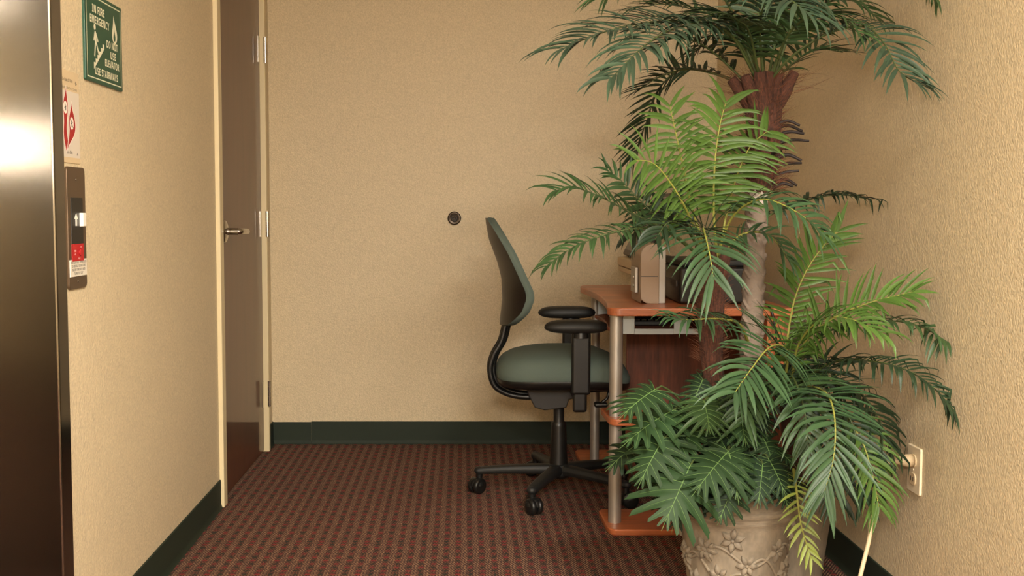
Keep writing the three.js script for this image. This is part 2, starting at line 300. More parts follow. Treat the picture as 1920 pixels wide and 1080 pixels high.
{ // red flame notice
  const w = 0.116, h = 0.208, t = thing('fire_notice', 'white notice with two red flame shapes above call panel', 'notice', [WL, 1.314, -2.592]);
  wallPlate(t, 'card', w, h, 0.001, M.cream, 0.002);
  const tex = canvasTex(580, 1040, (g, W, H) => {
    g.fillStyle = '#cdb894'; g.fillRect(0, 0, W, H); g.fillStyle = '#cfc6b8'; g.fillRect(0, 225, W, 760);
    g.fillStyle = '#2b2622'; g.textAlign = 'left'; g.font = 'bold 50px sans-serif'; g.fillText('In Case Of Fire', 40, 120, 340); g.font = '44px sans-serif'; g.fillText('Elevators Are Out Of Service', 10, 205, 510);
    g.textAlign = 'left'; g.font = 'bold 50px sans-serif'; g.fillText('Use Exit', 130, 945, 200);
    for (const [x, y] of [[470, 110], [490, 96], [505, 120], [480, 128], [490, 930], [505, 945], [480, 945]]) { g.beginPath(); g.arc(x, y, 9, 0, 7); g.fill(); }
    g.strokeStyle = '#f0e4dc'; g.lineWidth = 9; g.fillStyle = '#9c1c20';
    g.beginPath(); g.moveTo(315, 330); g.bezierCurveTo(330, 450, 460, 500, 440, 640); g.bezierCurveTo(420, 760, 250, 790, 135, 925); g.bezierCurveTo(210, 760, 255, 690, 225, 600); g.bezierCurveTo(215, 500, 300, 440, 315, 330); g.fill(); g.stroke();
    g.beginPath(); g.moveTo(150, 165); g.bezierCurveTo(165, 300, 220, 360, 195, 460); g.bezierCurveTo(165, 600, 120, 640, 185, 800); g.bezierCurveTo(160, 860, 140, 900, 130, 930); g.bezierCurveTo(40, 800, 30, 740, 60, 600); g.bezierCurveTo(70, 500, 20, 420, 70, 330); g.bezierCurveTo(110, 260, 140, 230, 150, 165); g.fill(); g.stroke();
    for (const [x, y, sl] of [[118, 420, 0], [318, 590, 1]]) { g.fillStyle = '#e6ddd0'; g.beginPath(); g.ellipse(x, y, 66, 72, 0, 0, 7); g.fill(); g.strokeStyle = '#2b2622'; g.lineWidth = 12; g.beginPath(); g.moveTo(x - 8, y - 40); g.lineTo(x + 10, y - 5); g.lineTo(x - 14, y + 40); g.moveTo(x + 10, y - 5); g.lineTo(x + 20, y + 36); g.moveTo(x - 30, y + 8); g.lineTo(x + 30, y - 16); g.stroke(); if (sl) { g.lineWidth = 10; g.beginPath(); g.moveTo(x - 46, y - 50); g.lineTo(x + 46, y + 50); g.stroke(); } }
  });
  printed('notice_print', w - 0.002, h - 0.002, tex, t, 0.0024);
}
{ // call panel
  const w = 0.118, h = 0.279, t = thing('elevator_call_panel', 'brown metal elevator call panel with red key switch', 'panel', [WL, 1.06, -2.606]);
  wallPlate(t, 'face_plate', w, h, 0.005, M.panelBrown, 0.01);
  mesh('button_recess', rbox(0.004, 0.0075, -0.037, 0.07, -0.038, 0.040, 0.001), M.black, t);
  mesh('call_button', rbox(0.004, 0.016, 0.003, 0.035, -0.036, -0.014, 0.002), M.white, t);
  const ar = new THREE.Shape(); [[0, 0.014], [0.011, 0.002], [0.004, 0.002], [0.004, -0.014], [-0.004, -0.014], [-0.004, 0.002], [-0.011, 0.002]].forEach((p, i) => i ? ar.lineTo(...p) : ar.moveTo(...p));
  const ag = new THREE.ExtrudeGeometry(ar, { depth: 0.0008, bevelEnabled: false }); ag.rotateY(Math.PI / 2); ag.translate(0.0075, 0.019, 0.01); mesh('arrow', ag, M.white, t);
  const red = canvasTex(400, 200, (g, W, H) => { g.fillStyle = '#b0191f'; g.fillRect(0, 0, W, H); g.fillStyle = '#f2c9c4'; g.font = 'bold 34px sans-serif'; g.textAlign = 'center'; g.fillText('FIRE', 90, 90); g.font = 'bold 26px sans-serif'; g.fillText('OFF', 90, 130); g.fillText('ON', 300, 40); g.fillText('RESET', 230, 185); g.strokeStyle = '#5c0d10'; g.lineWidth = 8; g.beginPath(); g.arc(270, 100, 44, 0, 7); g.stroke(); g.fillStyle = '#5c0d10'; g.fillRect(262, 74, 16, 52); });
  mesh('switch_plate', rbox(0.004, 0.0078, -0.077, -0.037, -0.038, 0.040, 0.0008), M.red, t); printed('switch_print', 0.074, 0.037, red, t, 0.0081, -0.057, 0.001);
  mesh('key_switch', cyl(0.008, 0.008, [0.0075, -0.057, -0.013], [0.0105, -0.057, -0.013], 18), M.red, t);
  const lab = canvasTex(700, 260, (g, W, H) => { g.fillStyle = '#ddd6c6'; g.fillRect(0, 0, W, H); g.fillStyle = '#26231f'; g.font = 'bold 54px sans-serif'; g.textAlign = 'center'; ["FIREFIGHTERS' OPERATION", 'TO RECALL ELEVATORS', 'INSERT FIRE KEY AND', 'TURN TO "ON"'].forEach((s, i) => g.fillText(s, W / 2, 60 + i * 58, 660)); });
  mesh('instruction_label', rbox(0.0055, 0.0072, -0.112, -0.073, -0.057, 0.056, 0.0005), M.white, t); printed('label_print', 0.112, 0.0385, lab, t, 0.0074, -0.0925, -0.0005);
  for (const y of [0.112, -0.124]) { const sg = new THREE.SphereGeometry(0.0028, 10, 8); sg.scale(0.5, 1, 1); sg.translate(0.0064, y, 0.002); mesh('screw', sg, M.chrome, t); }
}
{ // door bumper
  const t = thing('door_bumper', 'round dark bronze door stop on the back wall', 'door stop', [-0.045, 1.065, ZB]);
  const g = lathe([[0, 0], [0.0315, 0], [0.0315, 0.012], [0.029, 0.018], [0.024, 0.02], [0.02, 0.016], [0.0, 0.015]], 40); g.rotateX(Math.PI / 2); mesh('cup', g, M.bronze, t);
  const r = lathe([[0.017, 0.012], [0.0165, 0.02], [0.013, 0.024], [0.008, 0.022], [0.006, 0.018], [0, 0.018]], 30); r.rotateX(Math.PI / 2); r.translate(0, -0.001, 0); mesh('rubber_pad', r, S({ color: 0x3a332c, roughness: 0.6 }), t);
}
{ // outlet with plug
  const t = thing('wall_outlet', 'ivory duplex wall outlet on the right wall', 'outlet', [WR, 0.431, -2.862]);
  const pl = new THREE.ExtrudeGeometry(rr2(0.078, 0.118, 0.004), { depth: 0.004, bevelEnabled: true, bevelThickness: 0.002, bevelSize: 0.002, bevelSegments: 3 }); pl.rotateY(-Math.PI / 2); mesh('cover_plate', pl, M.ivory, t);
  for (const y of [0.024, -0.024]) { const s = new THREE.ExtrudeGeometry(rr2(0.036, 0.03, 0.013), { depth: 0.003, bevelEnabled: true, bevelThickness: 0.001, bevelSize: 0.001, bevelSegments: 2 }); s.rotateY(-Math.PI / 2); s.translate(-0.005, y, 0); const so = mesh('socket', s, M.cream, t); for (const z of [-0.007, 0.007]) mesh('slot', box(-0.0098, -0.0088, y - 0.005, y + 0.006, z - 0.001, z + 0.001), M.black, so); }
  mesh('screw', cyl(0.003, 0.003, [-0.005, 0, 0], [-0.0075, 0, 0], 10), M.ivory, t);
  const c = thing('power_cord', 'cream power cord with plug dropping from the outlet', 'cord', [WR - 0.011, 0.455, -2.862]);
  const pg = lathe([[0, 0], [0.017, 0], [0.017, 0.012], [0.012, 0.03], [0.008, 0.042], [0.005, 0.05], [0, 0.05]], 20); pg.rotateZ(Math.PI / 2); mesh('plug', pg, M.cream, c);
  const o = [WR - 0.011, 0.455, -2.862], rel = p => [p[0] - o[0], p[1] - o[1], p[2] - o[2]];
  mesh('cable', tube([[-0.045, 0, 0], [-0.075, -0.012, 0.004], rel([1.068, 0.40, -2.86]), rel([1.052, 0.33, -2.84]), rel([1.040, 0.27, -2.82]), rel([1.010, 0.165, -2.80]), rel([0.985, 0.05, -2.79]), rel([0.95, 0.008, -2.80]), rel([0.9, 0.006, -2.88])], 0.0055, 60, 10), M.cream, c);
}

// ------------------------------------------------------------------ office chair (faces +x)
{
  const C = [0.367, 0, -4.29], t = thing('office_chair', 'grey-green upholstered office chair with black arms and five-star base', 'chair', C);
  const lx = X => X - C[0];
  // star base with casters
  const base = mesh('star_base', [lathe([[0, 0.07], [0.04, 0.07], [0.045, 0.085], [0.043, 0.115], [0.034, 0.125], [0, 0.125]], 30)], M.blackSoft, t);
  for (let k = 0; k < 5; k++) {
    const a = THREE.MathUtils.degToRad(180 + (-5 + 72 * k)), d = V(Math.cos(a), 0, -Math.sin(a) * -1 * -1), dir = V(Math.cos(a), 0, -Math.sin(a)), s = V(-dir.z, 0, dir.x);
    const leg = grid(10, 16, (u, v) => { const r = 0.02 + v * 0.29, ph = u * Math.PI * 2, hw = 0.027 - 0.008 * v, hh = 0.021 - 0.007 * v, cy = 0.1 - 0.012 * v * v + (v > 0.97 ? -0.002 : 0), e = p => Math.sign(p) * Math.pow(Math.abs(p), 0.6); const q = dir.clone().multiplyScalar(r).addScaledVector(s, e(Math.cos(ph)) * hw); return [q.x, cy + e(Math.sin(ph)) * hh, q.z]; });
    const cap = new THREE.SphereGeometry(0.019, 14, 10); cap.scale(1, 0.8, 1); cap.translate(dir.x * 0.31, 0.088, dir.z * 0.31);
    mesh('leg', [leg, cap], M.blackSoft, base);
    const c = dir.clone().multiplyScalar(0.308), ct = V(Math.cos(a + 0.9), 0, -Math.sin(a + 0.9)), ax = V(-ct.z, 0, ct.x), off = ct.clone().multiplyScalar(0.014).add(c);
    const gs = [cyl(0.012, 0.014, [c.x, 0.055, c.z], [c.x, 0.088, c.z], 14)];
    for (const q of [-1, 1]) { const w = lathe([[0, -0.011], [0.024, -0.011], [0.03, -0.008], [0.031, 0], [0.03, 0.007], [0.022, 0.011], [0, 0.012]], 26); w.rotateX(Math.PI / 2); const m4 = new THREE.Matrix4().makeBasis(ct, V(0, 1, 0), ax); w.applyMatrix4(m4); w.translate(off.x + ax.x * q * 0.014, 0.031, off.z + ax.z * q * 0.014); gs.push(w); }
    const hood = new THREE.SphereGeometry(0.034, 20, 12, 0, Math.PI * 2, 0, Math.PI * 0.5); hood.scale(0.95, 0.9, 0.85); hood.translate(off.x, 0.033, off.z); gs.push(hood);
    mesh('caster', gs, M.black, base);
  }
  mesh('gas_column', [lathe([[0.036, 0.12], [0.033, 0.16], [0.0285, 0.27], [0.028, 0.285], [0.021, 0.286], [0.021, 0.36], [0.026, 0.362], [0.026, 0.37], [0.014, 0.371], [0.014, 0.4]], 28)], M.black, t);
  const ms = new THREE.Shape(); [[-0.125, 0.438], [0.1, 0.438], [0.1, 0.405], [0.03, 0.385], [0.02, 0.355], [-0.06, 0.345], [-0.095, 0.355], [-0.12, 0.405]].forEach((p, i) => i ? ms.lineTo(...p) : ms.moveTo(...p));
  const mg = new THREE.ExtrudeGeometry(ms, { depth: 0.13, bevelEnabled: true, bevelSize: 0.004, bevelThickness: 0.004, bevelSegments: 2 }); mg.translate(0, 0, -0.065); mesh('tilt_mechanism', mg, M.darkGrey.clone(), t).material.color.set(0x23211f);
  // seat
  const seatRing = (prof, n = 56) => grid(n, prof.length - 1, (u, v) => {
    const k = Math.round(v * (prof.length - 1)), [s, y] = prof[k], a = u * Math.PI * 2, e = (p, q) => Math.sign(p) * Math.pow(Math.abs(p), q), x = e(Math.cos(a), 0.62) * 0.255 * s, z = e(Math.sin(a), 0.62) * 0.245 * s;
    const sag = -0.02 * Math.pow(Math.abs(x) / 0.255, 2.2) + (x > 0.1 ? -0.03 * Math.pow((x - 0.1) / 0.155, 2) : 0);
    return [x + 0.01, y + sag * (y > 0.5 ? 1 : 0.55), z, x, z];
  });
  mesh('seat', seatRing([[0, 0.578], [0.3, 0.578], [0.6, 0.574], [0.8, 0.565], [0.9, 0.554], [0.96, 0.538], [0.99, 0.52], [1, 0.5], [0.995, 0.484], [0.97, 0.47], [0.9, 0.464], [0, 0.464]]), M.fabric, t);
  mesh('seat_shell', seatRing([[0.98, 0.478], [0.995, 0.476], [0.985, 0.462], [0.95, 0.45], [0.85, 0.441], [0.6, 0.437], [0, 0.437]]), M.black, t);
  // back support bar
  const jb = [[0.172, 0.70], [0.158, 0.66], [0.142, 0.60], [0.112, 0.545], [0.1, 0.49], [0.118, 0.43], [0.165, 0.40], [0.22, 0.388], [0.30, 0.387]].map(p => [lx(p[0]), p[1]]);
  for (const z of [-0.03, 0.03]) mesh('back_bar', tube(jb.map(p => [p[0], p[1], z]), 0.0115, 60, 12), M.black, t);
  mesh('back_bar', tube(jb.map(p => [p[0] + 0.012, p[1] + 0.006, 0]), 0.0125, 60, 12), M.black, t);
  // backrest: curved sideways, the side edges wrap forward
  const row = (tab, y) => { for (let i = 1; i < tab.length; i++) if (y >= tab[i][1]) { const [x0, y0] = tab[i - 1], [x1, y1] = tab[i], k = (y - y0) / (y1 - y0); return x0 + (x1 - x0) * Math.min(1, k); } return tab[tab.length - 1][0]; };
  const bL = [[0.078, 1.068], [0.080, 1.05], [0.092, 0.988], [0.123, 0.906], [0.139, 0.844], [0.143, 0.762], [0.136, 0.7], [0.133, 0.665]];
  const bE = [[0.082, 1.07], [0.117, 1.012], [0.156, 0.944], [0.192, 0.866], [0.219, 0.807], [0.223, 0.778], [0.206, 0.728], [0.171, 0.687], [0.150, 0.665]];
  const halfW = y => { const v = (y - 0.868) / 0.205; return 0.225 * Math.pow(Math.max(0, 1 - Math.pow(Math.abs(v), 3.4)), 0.42) * (1 - 0.10 * v); };
  const Y0 = 0.6635, Y1 = 1.0725;
  const yAt = v => Y0 + (Y1 - Y0) * (0.5 - 0.5 * Math.cos(v * Math.PI));
  const shellX = (y, s) => { const a = row(bL, y), b = row(bE, y); return a + (b - a) * Math.pow(Math.abs(s), 1.9); };
  const back = mesh('backrest', grid(36, 44, (u, v) => { const y = yAt(v), s = u * 2 - 1, w = halfW(y); return [lx(shellX(y, s) + 0.004), y, s * w, s * w, y]; }), M.shell, t);
  const cush = grid(40, 44, (u, v) => { const y = yAt(v), s = u * 2 - 1, w = halfW(y), ew = Math.pow(Math.max(0, 1 - Math.pow(Math.abs(s), 6)), 0.5), ev = Math.pow(Math.max(0, 1 - Math.pow(Math.abs(2 * v - 1), 7)), 0.5); const th = 0.012 + 0.044 * ew * ev * (0.55 + 0.45 * Math.sin(Math.min(1, v * 1.25) * Math.PI)); return [lx(shellX(y, s) + th), y + 0.002, s * (w + 0.003), s * w, y]; });
  // rim joining shell and cushion
  const rim = (s) => grid(4, 44, (u, v) => { const y = yAt(v), w = halfW(y), x = shellX(y, 1); const bul = 0.006 * Math.sin(u * Math.PI); return [lx(x + 0.004 + u * 0.03), y, s * (w + bul)]; });
  mesh('cushion', [cush, rim(1), rim(-1)], M.fabric, t);
  // arms
  for (const s of [1, -1]) {
    const z = s * 0.245, ax = lx(s > 0 ? 0.408 : 0.418), ay = s > 0 ? 0 : 0.008;
    const pad = grid(32, 14, (u, v) => { const a = u * Math.PI * 2, b = (v - 0.5) * Math.PI, e = (p, q) => Math.sign(p) * Math.pow(Math.abs(p), q), r = Math.pow(Math.cos(b), 0.55); return [ax + e(Math.cos(a), 0.75) * 0.117 * r, 0.678 + ay + Math.sin(b) * (Math.sin(b) > 0 ? 0.028 : 0.022), z + e(Math.sin(a), 0.8) * 0.047 * r]; });
    const arm = mesh('armrest', pad, M.blackSoft, t);
    mesh('arm_post', [rbox(ax - 0.018, ax + 0.052, 0.43, 0.663 + ay, z - 0.016, z + 0.016, 0.012, 4), cyl(0.03, 0.028, [ax + 0.016, 0.64 + ay, z + s * 0.004], [ax + 0.016, 0.664 + ay, z + s * 0.004], 20)], M.black, arm);
    mesh('arm_bracket', [rbox(ax - 0.012, ax + 0.04, 0.366, 0.47, z - 0.012, z + 0.012, 0.0115, 5), rbox(ax - 0.005, ax + 0.035, 0.405, 0.425, Math.min(z, s * 0.04), Math.max(z, s * 0.04), 0.006)], M.black, arm);
  }
  mesh('height_lever', [tube([[0.1, 0.42, 0.1], [0.166, 0.435, 0.18], [0.166, 0.43, 0.2], [0.16, 0.41, 0.2], [0.142, 0.395, 0.2]], 0.0055, 30, 10), rbox(0.112, 0.162, 0.378, 0.396, 0.18, 0.22, 0.008, 3)], M.black, t);
}

// ------------------------------------------------------------------ computer desk
{
  const D = [0.8, 0, -4.3], t = thing('computer_desk', 'cherry wood computer desk with grey tube legs against right wall', 'desk', D);
  const X = v => v - D[0], Z = v => v - D[2];
  const board = (pts, y0, y1, bev = 0.004) => { const s = new THREE.Shape(); pts(s); const g = new THREE.ExtrudeGeometry(s, { depth: y1 - y0 - 2 * bev, bevelEnabled: true, bevelSize: bev, bevelThickness: bev, bevelSegments: 3, curveSegments: 14 }); g.rotateX(-Math.PI / 2); g.translate(0, y0 + bev, 0); const n = g.toNonIndexed ? (g.index ? g.toNonIndexed() : g) : g; return uvM(n); };
  const P = (s, m, x, z) => s[m](X(x), -Z(z));
  const desktop = s => { P(s, 'moveTo', 1.096, -3.732); s.lineTo(X(0.53), -Z(-3.732)); s.quadraticCurveTo(X(0.486), -Z(-3.732), X(0.49), -Z(-3.79)); s.bezierCurveTo(X(0.53), -Z(-4.05), X(0.535), -Z(-4.5), X(0.508), -Z(-4.72)); s.quadraticCurveTo(X(0.49), -Z(-4.9), X(0.56), -Z(-4.9)); s.lineTo(X(1.096), -Z(-4.9)); s.closePath(); };
  mesh('desktop', board(desktop, 0.748, 0.775), M.wood, t);
  const endBoard = (x0, x1, z0, z1) => s => { s.moveTo(X(x1), -Z(z0)); s.lineTo(X(x0 + 0.03), -Z(z0)); s.quadraticCurveTo(X(x0 + 0.004), -Z(z0), X(x0 + 0.003), -Z(z0 - 0.05)); s.lineTo(X(x0), -Z(z1 + 0.02)); s.lineTo(X(x0 + 0.01), -Z(z1)); s.lineTo(X(x1), -Z(z1)); s.closePath(); };
  mesh('base_board', board(endBoard(0.49, 1.02, -3.735, -3.99), 0.0, 0.022), M.wood, t);
  mesh('base_board', board(endBoard(0.505, 1.02, -4.78, -5.0), 0.0, 0.022), M.wood, t);
  mesh('middle_shelf', board(endBoard(0.494, 1.02, -3.755, -3.99), 0.372, 0.394), M.wood, t);
  for (const [x, z, r] of [[0.523, -3.825, 0.0225], [0.566, -4.80, 0.02]]) {
    mesh('tube_leg', [cyl(r, r, [X(x), 0.022, Z(z)], [X(x), 0.748, Z(z)], 32), cyl(r + 0.003, r + 0.003, [X(x), 0.738, Z(z)], [X(x), 0.748, Z(z)], 32)], M.tubeGrey, t);
  }
  mesh('end_panel', box(X(0.67), X(1.075), 0.0, 0.748, Z(-4.6), Z(-4.584)), M.woodV, t);
  mesh('side_panel', rbox(X(1.02), X(1.078), 0.54, 0.748, Z(-4.0), Z(-3.75), 0.003), M.wood, t);
  mesh('back_panel', box(X(1.078), X(1.094), 0.25, 0.748, Z(-4.88), Z(-3.76)), M.woodV, t);
  const tray = mesh('keyboard_tray', board(s => { s.moveTo(X(0.9), -Z(-3.9)); s.lineTo(X(0.55), -Z(-3.9)); s.quadraticCurveTo(X(0.505), -Z(-3.92), X(0.515), -Z(-3.98)); s.quadraticCurveTo(X(0.545), -Z(-4.25), X(0.52), -Z(-4.4)); s.lineTo(X(0.56), -Z(-4.45)); s.lineTo(X(0.9), -Z(-4.45)); s.closePath(); }, 0.6755, 0.6895), M.woodV, t);
  for (const z of [-3.87, -4.56]) mesh('tray_rail', [box(X(0.546), X(0.86), 0.672, 0.691, Z(z) - 0.004, Z(z) + 0.004), rbox(X(0.547), X(0.592), 0.672, 0.748, Z(z) - 0.006, Z(z) + 0.006, 0.002), rbox(X(0.728), X(0.775), 0.672, 0.748, Z(z) - 0.006, Z(z) + 0.006, 0.002), ...[0.553, 0.583, 0.735, 0.768].map(x => box(X(x) - 0.002, X(x) + 0.002, 0.68, 0.742, Z(z), Z(z) + 0.0085))], M.railGrey, t);
  // things on the desk
  const kb = thing('keyboard', 'black keyboard on the desk tray', 'keyboard', [0.65, 0.69, -4.18]);
  mesh('case', rbox(-0.075, 0.075, 0, 0.018, -0.2, 0.2, 0.005), M.blackSoft, kb);
  for (let i = 0; i < 5; i++) for (let j = 0; j < 15; j++) mesh('key', rbox(-0.062 + i * 0.024, -0.043 + i * 0.024, 0.016, 0.024, -0.19 + j * 0.0255, -0.17 + j * 0.0255, 0.0015, 1), M.black, kb);
  const pr = thing('printer', 'beige and grey box printer standing at the desk edge', 'printer', [0.66, 0.775, -4.0]);
  const ps = new THREE.Shape(); ps.moveTo(-0.042, 0.004); ps.lineTo(-0.042, 0.165); ps.quadraticCurveTo(-0.04, 0.2, 0, 0.203); ps.lineTo(0.018, 0.203); ps.lineTo(0.018, 0); ps.lineTo(-0.01, 0); ps.quadraticCurveTo(-0.03, 0, -0.042, 0.02); ps.closePath();
  const pg = new THREE.ExtrudeGeometry(ps, { depth: 0.22, bevelEnabled: true, bevelSize: 0.003, bevelThickness: 0.003, bevelSegments: 2 }); pg.translate(0, 0.003, -0.12); mesh('body', pg, M.beige, pr);
  mesh('front_cover', rbox(0.019, 0.044, 0.0, 0.2, -0.12, 0.1, 0.006, 3), M.lightGrey, pr);
  mesh('seam', box(-0.043, 0.016, 0.095, 0.097, 0.1, 0.1035), M.darkGrey, pr);
  mesh('port_plate', [rbox(-0.056, -0.045, 0.035, 0.125, -0.05, 0.05, 0.002), cyl(0.006, 0.006, [-0.054, 0.09, 0.02], [-0.059, 0.09, 0.02], 12), cyl(0.006, 0.006, [-0.054, 0.06, 0.02], [-0.059, 0.06, 0.02], 12)], M.tubeGrey, pr);
  const bk = thing('laser_printer', 'black desktop machine half hidden behind the palm trunks', 'machine', [0.87, 0.775, -4.05]);
  mesh('body', rbox(-0.12, 0.13, 0, 0.13, -0.17, 0.17, 0.012, 3), M.black, bk); mesh('lid', rbox(-0.115, 0.11, 0.13, 0.155, -0.16, 0.16, 0.008, 3), M.blackSoft, bk); mesh('paper_slot', box(-0.124, -0.119, 0.06, 0.08, -0.12, 0.12), M.darkGrey, bk);
  const rs = thing('monitor_stand', 'beige raised monitor stand at the back of the desk', 'stand', [0.78, 0.775, -4.5]);
  mesh('top_shelf', [rbox(-0.135, 0.15, 0.098, 0.133, -0.2, 0.2, 0.004)], M.cream, rs); mesh('lower_shelf', rbox(-0.132, 0.15, 0.075, 0.095, -0.2, 0.2, 0.004), M.cream, rs);
  for (const x of [-0.03, 0.12]) for (const z of [-0.17, 0.17]) mesh('leg', rbox(x - 0.012, x + 0.012, 0, 0.076, z - 0.012, z + 0.012, 0.003), M.blackSoft, rs);
  const mo = thing('monitor', 'dark grey flat monitor tilted back behind the palm fronds', 'monitor', [0.70, 0.908, -4.5]);
  const tilt = g => { g.rotateZ(-0.47); g.translate(-0.035, 0.012, 0); return g; };
  mesh('screen_case', tilt(rbox(0, 0.035, 0, 0.28, -0.2, 0.2, 0.006, 3)), M.darkGrey, mo); mesh('screen', tilt(rbox(-0.002, 0.004, 0.02, 0.262, -0.182, 0.182, 0.001)), M.screen, mo);
  mesh('foot', [rbox(-0.02, 0.13, 0, 0.012, -0.09, 0.09, 0.004), cyl(0.014, 0.014, [0.07, 0.008, 0], [0.06, 0.12, 0], 16)], M.darkGrey, mo);
  const cb = thing('monitor_cable', 'thin black cable hanging over the desk edge', 'cable', [1.0, 0.775, -3.9]);
  mesh('wire', tube([[-0.02, 0.006, -0.12], [0.0, 0.008, 0.05], [0.02, 0.005, 0.17], [0.03, -0.03, 0.186], [0.042, -0.12, 0.19], [0.045, -0.25, 0.188], [0.04, -0.4, 0.185]], 0.0035, 50, 8), M.black, cb);
}

// ------------------------------------------------------------------ planters
function planter(label, pos, sc, flowers) {
  const VS = 1.13;                                     // pot height over the drawn profile
  const t = thing('planter_pot', label, 'planter', pos), H = 0.318;
  const prof = [[0, 0], [0.112, 0], [0.116, 0.004], [0.122, 0.05], [0.138, 0.17], [0.148, 0.235], [0.151, 0.248], [0.1545, 0.25], [0.1555, 0.256], [0.153, 0.261], [0.1555, 0.265], [0.158, 0.272], [0.156, 0.279], [0.153, 0.282], [0.153, 0.305], [0.158, 0.312], [0.158, 0.318], [0.15, 0.322], [0.144, 0.318], [0.142, 0.28], [0, 0.28]].map(p => [p[0] * sc, p[1] * sc * VS]);
  const body = mesh('pot_body', lathe(prof, 72), M.stone, t);
  const rad = y => { const tb = [[0.122, 0.05], [0.138, 0.17], [0.148, 0.235]]; const k = y < 0.17 ? (y - 0.05) / 0.12 : (y - 0.17) / 0.065; const [a, b] = y < 0.17 ? [0.122, 0.138] : [0.138, 0.148]; return (a + (b - a) * k) * sc; };
  const on = (an, y, lift = 0) => { const r = rad(y) + lift; return V(Math.sin(an) * r, y * sc * VS, Math.cos(an) * r); };
  mesh('soil', lathe([[0, 0.283 * sc * VS], [0.05 * sc, 0.288 * sc * VS], [0.143 * sc, 0.284 * sc * VS]], 40), M.soil, t);
  if (!flowers) return t;
  for (const [an, y, R, rot] of flowers) {
    const gs = [];
    for (let k = 0; k < 6; k++) {
      const a = rot + k * Math.PI / 3, g = grid(6, 6, (u, v) => { const rr_ = 0.1 + 0.9 * v, w = Math.sin(Math.PI * Math.pow(v, 0.75)) * 0.3 * (u * 2 - 1), px = (Math.cos(a) * rr_ - Math.sin(a) * w) * R, py = (Math.sin(a) * rr_ + Math.cos(a) * w) * R; const q = on(an + px / 0.14, y + py, 0.0005 + 0.013 * (1 - Math.pow(u * 2 - 1, 2)) * (0.4 + 0.6 * Math.sin(Math.PI * v)) - (Math.abs(u - 0.5) < 0.1 ? 0.004 : 0)); return [q.x, q.y, q.z]; }); gs.push(g);
    }
    const q = on(an, y, 0.004), b = new THREE.SphereGeometry(R * 0.15, 10, 8); b.translate(q.x, q.y, q.z); gs.push(b);
    mesh('relief_flower', gs, M.stone, t);
  }
  for (const [a0, a1, y, am, ph] of [[-1.5, 1.5, 0.135, 0.035, 0.3], [-1.4, 1.45, 0.105, 0.03, 2.3], [-1.5, 1.4, 0.175, 0.022, 4.2]]) {
    const pts = []; for (let i = 0; i <= 40; i++) { const a = a0 + (a1 - a0) * i / 40, q = on(a, y + am * Math.sin(a * 4.6 + ph), 0.0015); pts.push(q.toArray()); } mesh('relief_vine', tube(pts, 0.0042, 120, 8), M.stone, t);
  }
  return t;
}
const fl = []; { let k = 0; const ys = [0.215, 0.155, 0.1, 0.185, 0.125]; for (let a = -1.75; a < 1.8; a += 0.3) { fl.push([a + 0.06 * Math.sin(k * 7), ys[k % 5], 0.031 + 0.006 * Math.sin(k * 3.1), k * 0.7]); if (k % 2) fl.push([a + 0.13, ys[(k + 2) % 5] - 0.03, 0.025, k]); k++; } }
planter('stone-coloured flower pot with raised flowers in front of desk', [0.738, 0, -3.0], 1, fl);
planter('plain pot half hidden behind the flowered pot', [0.955, 0, -3.26], 0.86, null);

